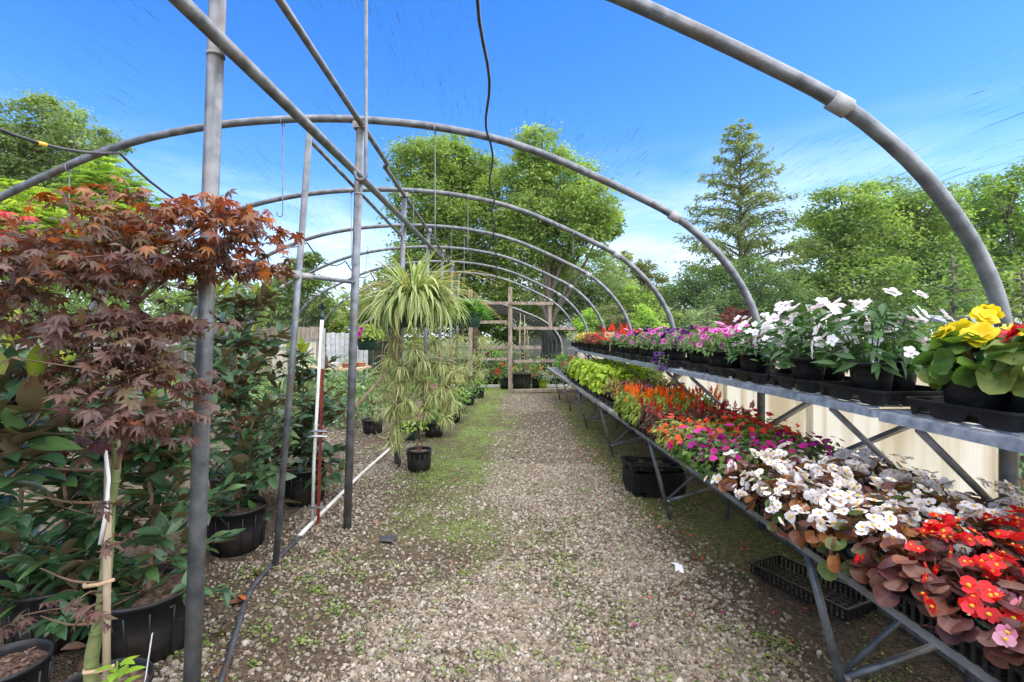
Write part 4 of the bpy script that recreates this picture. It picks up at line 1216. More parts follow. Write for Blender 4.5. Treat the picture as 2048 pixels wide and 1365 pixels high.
block('red_impatiens', 'red_impatiens', 'red impatiens behind the orange ones on lower bench', 'flower', 3.02, 3.62, .20, SMALLB, rows[2:], grp='red impatiens on the lower bench')
block('red_celosia', 'red_celosia', 'red plumed celosia on lower bench', 'flower', 3.56, 4.02, .15, SMALLB, grp='red celosias on the lower bench', scale=(.9, 1.15))
block('orange_celosia', 'orange_celosia', 'orange plumed celosia on lower bench', 'flower', 4.06, 4.72, .16, SMALLB, grp='orange celosias on the lower bench', scale=(.95, 1.2))
MED = (.082, .062, .135, 'black_plastic'); MEDH = (.085, .066, .15, 'black_plastic')
rname[:] = ['front', 'middle', 'back', 'rear']
block('purple_petunia', 'purple_petunia', 'trailing purple petunia with pale leaves on lower bench', 'flower', 4.92, 5.1, .3, MED, [1.32, 1.58, 1.82], grp='purple petunias on the lower bench')
block('coleus', 'coleus', 'burgundy and green coleus on lower bench', 'plant', 5.28, 5.75, .30, MED, [1.32, 1.60, 1.84], grp='coleus on the lower bench')
block('lime_coleus', 'lime_coleus', 'lime yellow coleus on lower bench', 'plant', 5.95, 8.5, .31, MEDH, [1.34, 1.62, 1.86], grp='lime coleus on the lower bench')
for k, y in enumerate(np.arange(5.05, 8.5, .42)):
    put_tray('pot_carrier', CARR, (1.40, y, ZB - .002), f'{ORD[k]} black pot carrier under the coleus on lower bench', 0, 'carriers on the lower bench')
for k, (key, y, x) in enumerate([('red_salvia', 8.85, 1.30), ('red_salvia', 8.95, 1.55), ('silver_leaf', 9.3, 1.35), ('silver_leaf', 9.4, 1.7), ('dark_herb', 9.8, 1.35), ('dark_herb', 9.9, 1.75), ('green_herb', 10.4, 1.40), ('dark_herb', 10.9, 1.4), ('green_herb', 11.4, 1.45), ('silver_leaf', 11.3, 1.8)]):
    nm = {'red_salvia': 'red_salvia', 'silver_leaf': 'silver_plant', 'dark_herb': 'leafy_herb', 'green_herb': 'leafy_herb'}[key]
    ds = {'red_salvia': 'red salvia beyond the lime coleus', 'silver_leaf': 'silvery potted plant on the farthest lower bench', 'dark_herb': 'dark leafy potted herb on the farthest lower bench', 'green_herb': 'bright leafy potted herb on the farthest lower bench'}[key]
    q = {0: 'front', 1: 'rear', 2: 'nearer front', 3: 'nearer rear', 4: 'nearest front', 5: 'nearest rear', 6: 'nearer', 7: 'farther', 8: 'farther', 9: 'farther'}[k]
    bedding(key, nm, f'{ds}, {q} one', 'plant', (x, y, ZB), MED, None, 1.15)

# ------------------------------------------------------------------ upper bench plants
ZU = UB_Z + .0125
UPP = (.083, .066, .135, 'black_plastic')
for k, y in enumerate([2.13, 2.56, 2.99, 3.44, 3.88, 4.40, 4.84, 5.28, 5.72, 6.16, 6.7, 7.14, 7.58, 8.02, 8.46, 8.95, 9.4]):
    put_tray('pot_carrier', CARR, (1.695 + .012 * math.sin(k * 2.1), y, ZU), f'{ORD[k]} black pot carrier under the pots on upper bench', .03 * math.sin(k * 3.7), 'carriers on the upper bench')
put_tray('pot_carrier', CARR, (1.73, 1.665, ZU - .012), 'large black carrier under the yellow begonia pot', .05)
put_tray('pot_carrier', CARR, (1.75, 1.22, ZU - .012), 'black carrier at the right edge under the red begonia', 0)
ZC = ZU + .036
wi = [(1.605, 2.09, 1.0), (1.60, 2.51, 1.05), (1.605, 3.06, .8), (1.80, 2.20, 1.0), (1.79, 2.63, 1.1), (1.79, 2.95, .95), (1.80, 3.3, .85)]
wl_ = ['front nearest the yellow begonia', 'front with the tallest blooms', 'small front one beside pink petunias', 'rear nearest the yellow begonia', 'rear second nearest', 'rear third nearest', 'rear farthest']
for (x, y, s), l in zip(wi, wl_):
    pl = bedding('white_impatiens', 'white_impatiens', f'white impatiens in black pot on upper bench, {l}', 'flower', (x, y, ZC), UPP, 'white impatiens on the upper bench', s)
    if y == 2.09:
        pl.rotation_euler.z = 0.0
        tg_ = MB().box((-.016, -.001, 0), (.016, .001, .062)).build('plant_tag', M['tag_white'], pl)
        tg_.location = (-.035, -.062, .118); tg_.rotation_euler = (.1, .2, .25)
        MB().box((-.011, -.0022, .022), (.011, -.0012, .044)).box((-.012, -.0022, .006), (.012, -.0012, .012)).build('printed_motif', M['ink'], tg_)
rname[:] = ['front', 'rear', 'rear', 'rear']
def upper(key, name, what, cat, ys_, grp, scale=(.9, 1.1), xr=(1.61, 1.82), pot=UPP):
    for ri, x in enumerate(xr):
        for i, y in enumerate(ys_):
            bedding(key, name, f'{what} on upper bench, {ORD[i]} of the {rname[ri]} row', cat, (x + rng.normal(0, .01), y + (.1 if ri else 0), ZC), pot, grp, rng.uniform(*scale))
upper('pink_petunia', 'pink_petunia', 'pink petunia close to the white impatiens', 'flower', [3.5, 3.92], 'pink petunias by the white impatiens', (.95, 1.1))
upper('purple_petunia', 'purple_petunia', 'dark purple petunia between pink ones', 'flower', [4.40, 5.25], 'purple petunias on the upper bench', (1.0, 1.2))
upper('pink_petunia', 'pink_petunia', 'pink petunia among the purple ones', 'flower', [4.82, 5.68, 6.12], 'pink petunias among the purple', (.9, 1.05))
upper('red_salvia', 'red_salvia', 'bright red salvia in black pot', 'flower', [6.62, 6.95, 7.25], 'red salvias on the upper bench', (1.0, 1.25))
upper('bronze_foliage', 'bronze_begonia', 'bronze leaved begonia in black pot', 'plant', [7.58, 7.88, 8.18, 8.48, 8.8], 'bronze begonias on the upper bench', (.95, 1.2))
upper('yellow_daisy', 'yellow_daisy', 'yellow daisy in black pot', 'flower', [9.2, 9.5], 'yellow daisies on the upper bench', (1.0, 1.2))
upper('silver_leaf', 'silver_plant', 'pale silvery foliage plant in black pot', 'plant', [10.0, 10.4], 'silvery plants on the upper bench', (1.0, 1.2))
# a petunia trailing over the bench edge
tr = MB()
n = 150
t = rng.random(n); P = np.stack([1.56 - .10 * t + rng.normal(0, .03, n), 4.55 + rng.normal(0, .12, n), 1.33 - .26 * t ** 1.3 + rng.normal(0, .03, n)], -1)
root = thing('trailing_petunia', 'purple petunia trailing down over the upper bench edge', 'flower', (1.62, 4.62, ZC))
add_pot(root, *UPP)
o_ = np.array((1.62, 4.62, ZC))
scatter(tr, ovl, frames(jit(n) + np.array((-.5, 0, -.3)), np.tile((-.5, -.3, 1.), (n, 1)) + jit(n, .3)), P - o_, rng.uniform(.022, .04, n), pal(SP['purple_petunia']['cols'], n)).build('foliage', M['leaf'], root, True, 'stuff')
for i in range(7):
    p = P[i] - o_ + np.array((-.03, -.03, .02))
    put('flower', FL['purple_petunia'][i % 3], root, Matrix.Translation(p) @ Matrix.Rotation(rng.uniform(.5, 1.3), 4, 'X') @ Matrix.Rotation(-.5, 4, 'Y'))

# tuberous begonias with ruffled double blooms
def big_begonia(loc, label, col, n_fl, name, seed):
    rr = np.random.default_rng(seed)
    root = thing(name, label, 'flower', loc)
    add_pot(root, .108, .088, .145)
    pool = leaf_pool(bigl, [(.09, .19, .035), (.065, .15, .035), (.14, .25, .04), (.19, .24, .05), (.10, .16, .04)], 'leaf_gloss', .12, 4)
    n = 64
    P, rad, tang, hz = mound(n, .15, .12, 1.9, .55)
    d = tang * .45 + hz * .45 + jit(n, .4)
    S = rng.uniform(.075, .125, n)
    P = P - norm(d) * (S * .35)[:, None] + np.array((0, 0, .155))
    for me, m in zip(rng.integers(0, len(pool), n), mats4(frames(d, rad * 1.1 + np.array((0, 0, .4)) + jit(n, .45)), P, S)):
        put('leaf', pool[me], root, m)
    for i in range(n_fl):
        fm = MB()
        for k, (L, W, cup, np_) in enumerate(((.054, .054, .05, 5), (.044, .046, .38, 4), (.028, .030, .8, 3))):
            s_ = petals(np_, L, W, cup, np.asarray(col) * np.array((1, 1 - .05 * k, 1)) * rr.uniform(.92, 1.04), None, 6, 'round', rr.uniform(0, 6), .3, .10, seed * 10 + i * 3 + k)
            fm.add(np.concatenate(s_.V) + np.array((0, 0, .006 * k)), [np.concatenate(s_.F)], np.concatenate(s_.C))
        me = fm.mesh('flower', M['petal'], True)
        a = [2.6, 3.9, 5.0, .4, 4.4, 1.3][i % 6]; q = [.09, .07, .085, .05, .02, .1][i % 6]; zz = [.275, .265, .27, .345, .33, .29][i % 6]
        T = Matrix.Translation((q * math.cos(a), q * math.sin(a), zz)) @ Matrix.Rotation(a, 4, 'Z') @ Matrix.Rotation(rr.uniform(.5, 1.0), 4, 'Y') @ Matrix.Scale(rr.uniform(.75, 1.0), 4)
        put('flower', me, root, T)
    st = MB()
    for i in range(9):
        a = i * .7; st.tube([(.01 * math.cos(a), .01 * math.sin(a), .11), (.05 * math.cos(a), .05 * math.sin(a), .19), (.09 * math.cos(a), .09 * math.sin(a), .25)], [.007, .006, .003], 6, col=(.20, .10, .05))
    st.build('stems', M['leaf'], root, True)
    return root
yb = big_begonia((1.665, 1.675, ZC - .02), 'yellow tuberous begonia in black pot on upper bench', (.82, .70, .02), 6, 'yellow_begonia', 3)
big_begonia((1.70, 1.475, ZC - .02), 'red tuberous begonia cut off by the right picture edge', (.62, .015, .018), 5, 'red_tuberous_begonia', 5)

# ------------------------------------------------------------------ trays on the ground under the bench
root = thing('tray_stack', 'stack of empty black pot trays on the ground under bench', 'trays', (1.47, 4.62, .0), rz=.1)
SM = carrier_mesh(.50, .36, .06)
for i in range(9):
    put('tray', SM, root, Matrix.Translation((.002 * math.sin(i * 5), 0, .012 + i * .019)))
put('tray', SM, root, Matrix.Translation((-.02, .03, .225)) @ Matrix.Rotation(.05, 4, 'Y'))
put_tray('empty_flat', flat_mesh(.26, .56, .065), (1.79, 2.80, .022), 'single empty black slotted flat lying on soil under bench', .42)

# plastic scrap on the path
o = MB().add([(-.03, -.05, .01), (.02, -.06, .008), (.03, .0, .03), (-.01, .02, .022), (-.02, .08, .01), (.015, .07, .014)], [np.array([(0, 1, 2, 3)]), np.array([(3, 2, 5)]), np.array([(3, 5, 4)])]).build('plastic_scrap', M['tag_white'], None, True)
o.location = gat(1355, 1140); tag(o, 'crumpled white plastic scrap on the gravel path', 'scrap')
o = MB().add([(-.05, -.05, .012), (.05, -.06, .012), (.06, .04, .016), (.0, .06, .012), (-.055, .03, .014)], np.array([(0, 1, 2, 3, 4)])).build('plastic_scrap', M['hose'], None)
o.location = gat(775, 1080); tag(o, 'small piece of grey plastic half buried in gravel', 'scrap')
sg = thing('price_board', 'small tan price board standing among the red salvias', 'sign', (1.56, 6.86, ZC))
MB().box((-.075, -.004, .20), (.075, .004, .29)).build('board', M['plank'], sg)
MB().box((-.006, -.003, 0), (.006, .0035, .20)).build('stick', M['stake'], sg)

# ------------------------------------------------------------------ pipes on the ground, riser and red stake on the left
P = [gat(425, 1420), gat(462, 1310), gat(500, 1190), gat(552, 1128), gat(600, 1078)]
P = smooth_curve([(x, y, .018) for x, y, z in P], 5)
tag(MB().tube(P, .0145, 9).build('water_hose', M['hose'], None, True), 'black water hose running along the ground past the posts', 'hose')
P = [gat(597, 1080), gat(640, 1035), gat(720, 955), gat(800, 883)]
P = [(x, y, .022) for x, y, z in P] + [(-1.42, 9.5, .02)]
rp = thing('pvc_line', 'white pipe on the ground with upright riser and sprinkler', 'pipe')
MB().tube(P, .0165, 9).build('ground_pipe', M['pvc'], rp, True)
bx, by, _ = gat(625, 1050)
MB().tube([(bx, by, .02), (bx + .012, by, .5), (bx + .075, by, 1.62)], .0135, 10).build('riser', M['pvc'], rp, True)
hd = MB().lathe([(0, 1.62), (.016, 1.62), (.016, 1.66), (.010, 1.665), (.010, 1.70), (0, 1.70)], 10, (bx + .076, by, 0)).build('sprinkler_head', M['green_plastic'], rp, True)
MB().box((bx + .050, by - .012, 1.70), (bx + .102, by + .012, 1.722)).box((bx + .066, by - .008, 1.722), (bx + .086, by + .008, 1.745)).box((bx + .046, by - .006, 1.712), (bx + .052, by + .006, 1.735)).build('nozzle', M['black_plastic'], hd)
ts = thing('red_stake', 'dark red steel stake with white top tied to the riser', 'stake', (bx + .035, by + .005, 0))
MB().bar((0, 0, -.05), (.037, 0, 1.23), .026, .006).bar((.001, .012, -.05), (.038, .012, 1.23), .005, .024).build('shaft', M['red_paint'], ts)
MB().bar((.0372, 0, 1.2305), (.046, 0, 1.55), .0275, .008).bar((.0382, .0135, 1.2305), (.047, .0135, 1.55), .006, .026).build('white_top', M['white_paint'], ts)
for z, c in ((.70, 'tag_white'), (.14, 'galv_dull'), (.74, 'rail')):
    e = .03
    MB().tube([(-.055, -.03, z), (.02, -.03, z + .01), (.04, .02, z), (-.04, .03, z - .005), (-.055, -.03, z), (.09, -.035, z + .004)], .004, 5).build('tie', M[c], ts, True)
# ------------------------------------------------------------------ left side: magnolias, maple, spider plant
mag_t = [leaf_tpl(1, .40, 5, 'ovate', .35, .18, 1.3, 1.0, .02), leaf_tpl(1, .43, 5, 'ovate', .18, -.12, 1.3, 1.0, .03), leaf_tpl(1, .38, 5, 'obovate', .45, .35, 1.3, 1.0, .02)]
MAG = [(.034, .082, .030), (.046, .10, .038), (.026, .064, .026), (.065, .125, .038)]
NEW = [(.20, .26, .025), (.26, .30, .04), (.15, .23, .03)]
pool_mag = leaf_pool(mag_t, MAG, 'magnolia', .18, 5)
pool_new = leaf_pool(mag_t, NEW, 'leaf_gloss', .15, 2)
def magnolia(label, loc, H, r, n_br, pot, seed, s=(.10, .15), new=14, most=290, zc=.5, lean=0.0, fmin=.02):
    rr = np.random.default_rng(seed)
    root = thing('magnolia', label, 'shrub', loc, 'potted magnolias on the left', rz=0)
    add_pot(root, *pot)
    z0 = pot[2] * .84
    st = MB()
    main = smooth_curve([(0, 0, z0 - .05), (.02, .01, z0 + (H - z0) * .35), (-.015 + lean * .6, .0, z0 + (H - z0) * .7), (lean, 0, H)], 4)
    st.tube(main, np.linspace(.014, .004, len(main)), 7)
    P, D, N = [], [], []
    for b in range(n_br):
        f = fmin + (.9 - fmin) * rr.random() ** 1.35; i = int(f * (len(main) - 1))
        o = main[i]; a = b * 2.4 + rr.normal(0, .3)
        spread = r * (1.0 - .55 * max(0, f - .35)) * rr.uniform(.65, 1.05)
        rise = (H - o[2]) * rr.uniform(-.06 + .2 * f, .5) * min(1, .25 + 1.6 * f) + .03
        e = o + np.array((spread * math.cos(a), spread * math.sin(a), rise))
        mid = (o + e) / 2 + np.array((0, 0, -.03))
        br = smooth_curve([o, mid, e], 4)
        st.tube(br, np.linspace(.006, .002, len(br)), 5)
        k = rr.integers(15, 24)
        for j in range(k):
            t = .12 + .9 * j / k
            p = br[min(int(t * (len(br) - 1)), len(br) - 1)] + rr.normal(0, .012, 3)
            aa = rr.uniform(0, 6.283)
            dd = norm(e - o) * (.55 if t < .8 else .9) + np.array((math.cos(aa), math.sin(aa), rr.uniform(-.45, .5))) * .8
            P.append(p); D.append(dd); N.append(np.array((0, 0, 1.)) + rr.normal(0, .35, 3))
    for j in range(22):
        t = rr.uniform(.35, 1.0); p = main[min(int(t * (len(main) - 1)), len(main) - 1)]
        aa = rr.uniform(0, 6.283); P.append(p); D.append(np.array((math.cos(aa), math.sin(aa), .35))); N.append(np.array((0, 0, 1.)) + rr.normal(0, .3, 3))
    P, D, N = np.array(P), np.array(D), np.array(N)
    S = rr.uniform(*s, len(P))
    Ms = mats4(frames(D, N), P, S)
    near = np.argsort(P[:, 1])
    for q in near[:most]: put('leaf', pool_mag[rr.integers(len(pool_mag))], root, Ms[q])
    rest = near[most:]
    if len(rest): scatter(MB(), mag_t, frames(D, N)[rest], P[rest], S[rest], pal(MAG, len(rest))).build('foliage', M['magnolia'], root, True, 'stuff')
    top = np.argsort(-P[:, 2])[:new]
    dd = np.stack([rr.normal(0, .35, new), rr.normal(0, .35, new), np.ones(new)], -1)
    for m in mats4(frames(dd, np.stack([rr.normal(0, 1, new), rr.normal(-.6, 1, new), np.full(new, .3)], -1)), P[top], rr.uniform(s[0] * .7, s[1] * .85, new)):
        put('new_leaf', pool_new[rr.integers(len(pool_new))], root, m)
    st.build('branches', M['twig'], root, True)
    return root
BIG = (.225, .185, .30, 'pot_plastic', 'mulch')
magnolia('dark magnolia in wide black pot behind the maple trunk', (-1.70, 2.33, 0), 1.30, .38, 44, BIG, 11, (.09, .135))
magnolia('dark magnolia in wide black pot left of the maple trunk', (-2.20, 2.42, 0), 1.40, .44, 44, BIG, 12, (.11, .16))
magnolia('tall magnolia with yellow green tips right of the big post', (-1.86, 3.42, 0), 1.92, .46, 54, (.20, .165, .30, 'pot_plastic', 'mulch'), 13, (.10, .15), 26, 298)
magnolia('magnolia in black pot beside the red stake', (-1.76, 4.35, 0), 1.42, .40, 38, (.195, .16, .32, 'pot_plastic', 'mulch'), 14, (.11, .16))
magnolia('close magnolia with pale new leaves at the left picture edge', (-1.62, 1.38, 0), 1.50, .30, 20, (.16, .13, .26, 'pot_plastic', 'mulch'), 15, (.11, .16), 40, lean=.05, fmin=.55)
magnolia('magnolia far left behind the maple crown', (-2.75, 2.75, 0), 1.62, .48, 34, BIG, 16, (.12, .17), 20)
magnolia('second tall magnolia close behind the big post', (-2.30, 4.2, 0), 1.65, .50, 34, (.20, .165, .30, 'pot_plastic', 'mulch'), 17, (.11, .16), 22)

# Japanese maple
MX, MY = -1.435, 1.74
mp_ = thing('japanese_maple', 'purple leaved Japanese maple with green trunk tied to a stake', 'tree', (MX, MY, 0))
add_pot(mp_, .155, .125, .24, 'pot_plastic', 'mulch')
trunk = smooth_curve([(-.03, .0, .17), (-.035, 0, .33), (.0, 0, .50), (.02, 0, .68), (.03, 0, .86), (.055, 0, 1.05), (.04, 0, 1.25), (.06, 0, 1.45), (.10, .02, 1.62)], 5)
tk = MB(); tk.tube(trunk, np.linspace(.024, .009, len(trunk)), 12)
tko = tk.build('trunk', M['maple_bark'], mp_, True)
for z in (.31, .44, .56, .75, .97):
    i = int(np.argmin(np.abs(trunk[:, 2] - z))); p = trunk[i]
    MB().lathe([(.026 - .010 * (z / 1.2), -.006), (.0285 - .010 * (z / 1.2), 0), (.026 - .010 * (z / 1.2), .006)], 12, tuple(p)).build('bark_ring', M['maple_bark'], tko, True)
stk = MB().tube([(.035, -.02, .1), (.032, -.015, .6), (.034, -.01, 1.05)], .012, 8).build('stake', M['stake'], mp_, True)
for z in (.315, .62):
    MB().tube([(-.05, -.012, z - .012), (-.03, -.035, z - .008), (.02, -.036, z), (.05, -.034, z + .008), (.07, -.03, z + .014)], .007, 6).build('tie_band', M['plank'], mp_, True)
st = MB()
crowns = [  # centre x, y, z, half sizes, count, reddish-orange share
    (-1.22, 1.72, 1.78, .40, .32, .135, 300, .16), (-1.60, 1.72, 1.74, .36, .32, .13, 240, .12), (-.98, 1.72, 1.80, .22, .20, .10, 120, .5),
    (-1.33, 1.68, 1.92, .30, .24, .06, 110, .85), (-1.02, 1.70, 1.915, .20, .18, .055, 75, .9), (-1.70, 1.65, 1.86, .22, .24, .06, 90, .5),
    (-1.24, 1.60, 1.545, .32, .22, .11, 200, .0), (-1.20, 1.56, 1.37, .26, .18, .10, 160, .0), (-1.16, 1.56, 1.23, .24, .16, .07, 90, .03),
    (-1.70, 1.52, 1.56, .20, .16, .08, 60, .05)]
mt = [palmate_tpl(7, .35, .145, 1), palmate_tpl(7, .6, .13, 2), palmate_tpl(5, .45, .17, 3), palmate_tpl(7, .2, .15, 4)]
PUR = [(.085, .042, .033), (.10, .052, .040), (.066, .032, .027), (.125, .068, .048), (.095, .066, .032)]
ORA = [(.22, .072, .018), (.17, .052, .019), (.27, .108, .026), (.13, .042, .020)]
Pm, Dm, Nm, Cm, Om = [], [], [], [], []
for cx, cy, cz, a, b, c, n, org in crowns:
    n = int(n * 1.35)
    k_ = max(4, n // 9)
    cs = norm(jit(k_)) * rng.random((k_, 1)) ** .45 * np.array((a, b, c))
    si = rng.integers(0, k_, n)
    u = cs[si] + jit(n) * np.array((.055, .055, .016))
    P = u + np.array((cx, cy, cz)) - np.array((MX, MY, 0))
    az = np.arctan2(u[:, 1], u[:, 0]) + rng.normal(0, .8, n)
    d = np.stack([np.cos(az), np.sin(az), rng.uniform(-1.1, .0, n)], -1)
    Pm.append(P); Dm.append(d); Nm.append(np.array((0, 0, 1.)) + rng.normal(0, .45, (n, 3)))
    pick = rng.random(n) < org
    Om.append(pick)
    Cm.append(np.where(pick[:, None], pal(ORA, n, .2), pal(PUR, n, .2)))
    ce = np.array((cx - MX, cy - MY, cz))
    o = trunk[min(int(len(trunk) * np.clip((cz - .35) / 1.5, .3, .98)), len(trunk) - 1)]
    br = smooth_curve([o, (o + ce) / 2 + np.array((0, 0, .03)), ce], 4)
    st.tube(br, np.linspace(.008, .003, len(br)), 6)
    for i in range(14):
        e = P[rng.integers(n)]; st.tube(smooth_curve([br[rng.integers(4, len(br))], (ce + e) / 2, e], 3), np.linspace(.003, .0012, 7), 4)
# sparse sprigs low on the trunk
for (cx, cy, cz, n) in [(-1.83, 1.60, 1.17, 16), (-1.34, 1.66, .91, 5), (-1.28, 1.62, .80, 6), (-1.56, 1.60, .56, 7), (-1.36, 1.58, .585, 7), (-1.45, 1.60, .62, 4), (-1.42, 1.62, 1.12, 8), (-1.30, 1.60, 1.14, 10)]:
    P = rng.normal(0, .035, (n, 3)) * np.array((1.3, 1, .5)) + np.array((cx - MX, cy - MY, cz))
    az = rng.uniform(0, 6.283, n)
    Pm.append(P); Dm.append(np.stack([np.cos(az), np.sin(az), rng.uniform(-.9, -.1, n)], -1)); Nm.append(np.array((0, -.5, 1.)) + rng.normal(0, .3, (n, 3))); Cm.append(pal([(.085, .030, .032), (.10, .036, .034)], n)); Om.append(np.zeros(n, bool))
    i = int(np.argmin(np.abs(trunk[:, 2] - cz + .06))); st.tube(smooth_curve([trunk[i], (trunk[i] + P[0]) / 2 + np.array((0, 0, .02)), P[0]], 4), np.linspace(.0045, .0015, 9), 5)
for (a_, b_, c_) in [(-.20, -.02, .50), (-.22, .0, .66), (-.26, -.03, .95), (-.36, -.02, 1.07), (.14, -.02, .80)]:
    i = int(np.argmin(np.abs(trunk[:, 2] - c_ + .04))); e = np.array((a_, b_, c_))
    st.tube(smooth_curve([trunk[i], (trunk[i] + e) / 2 + np.array((0, 0, -.02)), e], 4), np.linspace(.006, .002, 9), 5)
st.build('branches', M['twig'], mp_, True)
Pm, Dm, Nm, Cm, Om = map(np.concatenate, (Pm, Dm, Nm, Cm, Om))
Sm = rng.uniform(.031, .050, len(Pm))
# leaf outline near the camera: 298 leaves one by one, the rest of the crown as one mass
near = np.argsort(Pm[:, 1] + rng.normal(0, .05, len(Pm)) + .25 * np.abs(Pm[:, 0] + .0) * 0)
low = [i for i in range(len(Pm)) if Pm[i, 2] < 1.0]
first = list(dict.fromkeys(low + list(near)))[:298]
rest = np.array(sorted(set(range(len(Pm))) - set(first)))
Fm = frames(Dm, Nm)
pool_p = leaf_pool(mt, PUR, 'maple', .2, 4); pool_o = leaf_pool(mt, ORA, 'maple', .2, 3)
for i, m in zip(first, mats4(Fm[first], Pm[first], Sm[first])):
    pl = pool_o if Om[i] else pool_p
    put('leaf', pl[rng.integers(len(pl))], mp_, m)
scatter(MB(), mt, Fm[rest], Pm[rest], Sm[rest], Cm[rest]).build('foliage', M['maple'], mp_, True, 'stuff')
mtag = MB().tube([(.055, -.05, 1.10), (.075, -.06, 1.0), (.05, -.04, .88), (.02, -.03, .76)], .006, 6).build('nursery_tape', M['tag_white'], mp_, True)

# second maple whose bright red leaf reaches in at the left edge
rm = thing('red_maple', 'bright scarlet maple sprig at the left picture edge', 'tree', (-1.95, 1.62, 0))
add_pot(rm, .14, .11, .22, 'pot_plastic', 'mulch')
MB().tube(smooth_curve([(0, 0, .15), (.02, .02, 1.0), (-.02, 0, 1.6), (.20, 0, 1.90)], 5), np.linspace(.012, .003, 16), 7).build('trunk', M['twig'], rm, True)
for i in range(16):
    p = np.array((.22 + rng.normal(0, .06), rng.normal(0, .05), 1.92 + rng.normal(0, .035)))
    m = mats4(frames(np.array([(rng.normal(), rng.normal(), -.4)]), np.array([(rng.normal(0, .3), -.5, 1.)])), [p], [.05])[0]
    me = MB().add(mt[i % 4][0], mt[i % 4][1], np.clip(np.array((.60, .02, .02)) * rng.uniform(.7, 1.1) * mt[i % 4][2][:, None], 0, 1)).mesh('leaf', M['maple'], True)
    put('leaf', me, rm, m)

# small pots at the bottom left corner
def small_pot(loc, dims, label, n=0, cols=None):
    root = thing('nursery_pot', label, 'pot', loc)
    add_pot(root, *dims)
    rs = dims[0] * .8; zs = dims[2] * .85
    chips = MB(); k = 140
    a = rng.uniform(0, 6.283, k); q = rs * np.sqrt(rng.random(k))
    scatter(chips, [diamond_tpl(1, .45, .3)], rot_rand(k, .5), np.stack([q * np.cos(a), q * np.sin(a), np.full(k, zs + .008)], -1), rng.uniform(.012, .038, k), pal([(.12, .07, .05), (.20, .12, .09), (.07, .045, .035), (.28, .18, .13)], k, .2)).build('bark_chips', M['dry'], root, False, 'stuff')
    if n:
        pool = leaf_pool([leaf_tpl(1, .46, 5, 'ovate', .25, .25), leaf_tpl(1, .42, 5, 'ovate', .2, .45)], cols, 'leaf', .1, 3)
        for i in range(n):
            a = i * 2.4; zz = zs + .05 + .012 * i
            m = mats4(frames(np.array([(math.cos(a), math.sin(a), .35)]), np.array([(0., 0, 1)])), [(.06 + .01 * math.cos(a), -.04 + .01 * math.sin(a), zz)], [rng.uniform(.06, .09)])[0]
            put('leaf', pool[rng.integers(len(pool))], root, m)
        MB().tube([(.06, -.04, zs - .02), (.06, -.04, zs + .05 + .012 * n)], .003, 6, col=(.15, .28, .04)).build('stem', M['leaf'], root, True)
    return root
small_pot((-1.87, 1.83, .0), (.135, .105, .27, 'pot_plastic', 'mulch'), 'black pot of bark mulch in the bottom left corner')
spl = leaf_pool([leaf_tpl(1, .46, 5, 'ovate', .25, .25), leaf_tpl(1, .42, 5, 'ovate', .2, .45)], LIME[:2] + [(.24, .40, .04)], 'leaf', .1, 3)
for i in range(14):
    a_ = i * 2.4; zz = .225 + .009 * i
    put('sprout_leaf', spl[rng.integers(len(spl))], mp_, mats4(frames(np.array([(math.cos(a_), math.sin(a_), .4)]), np.array([(0., 0, 1)])), [(.085 + .01 * math.cos(a_), -.035 + .01 * math.sin(a_), zz)], [rng.uniform(.05, .085)])[0])
MB().tube([(.085, -.035, .18), (.085, -.035, .35)], .003, 6, col=(.15, .28, .04)).build('sprout_stem', M['leaf'], mp_, True)
MB().bar((.125, .03, .16), (.155, .04, .40), .012, .0015).build('plant_label', M['tag_white'], mp_)

# dry fallen leaves by the pots
dl = [leaf_tpl(1, .42, 5, 'ovate', .5, .3, 1.15, .9, .04), leaf_tpl(1, .45, 5, 'ovate', -.5, .4, 1.15, .9, .05)]
dlp = leaf_pool(dl, [(.16, .085, .045), (.22, .13, .08), (.12, .06, .035), (.28, .17, .11)], 'dry', .2, 4)
spots = [(150, 1250), (165, 1330), (120, 1310), (440, 1180), (430, 1120), (455, 1215), (415, 1160), (480, 1230), (425, 1280), (445, 1340), (540, 990), (545, 965), (700, 1000), (765, 1010), (750, 1045), (855, 948), (800, 938), (920, 963), (470, 1105), (505, 1150), (520, 1080), (645, 960), (575, 1010)]
for k, (px, py) in enumerate(spots):
    x, y, z = gat(px, py)
    o = put('dry_leaf', dlp[k % len(dlp)]); s = rng.uniform(.06, .12)
    o.location = (x, y, .022); o.rotation_euler = (rng.normal(0, .2), rng.normal(0, .3), rng.uniform(0, 6.28)); o.scale = (s, s, s)
    tag(o, f'curled brown dry leaf lying on the ground, {ORD[sorted(spots, key=lambda q: -q[1]).index((px, py))]} to the camera', 'leaf', 'dry leaves on the ground')
o = put('orange_dry_leaf', leaf_pool(dl, [(.45, .10, .015)], 'dry')[0]); o.location = (*gat(490, 1212)[:2], .03); o.scale = (.08,) * 3; o.rotation_euler = (.3, .2, 1)
tag(o, 'glossy orange dry leaf beside the black hose', 'leaf')

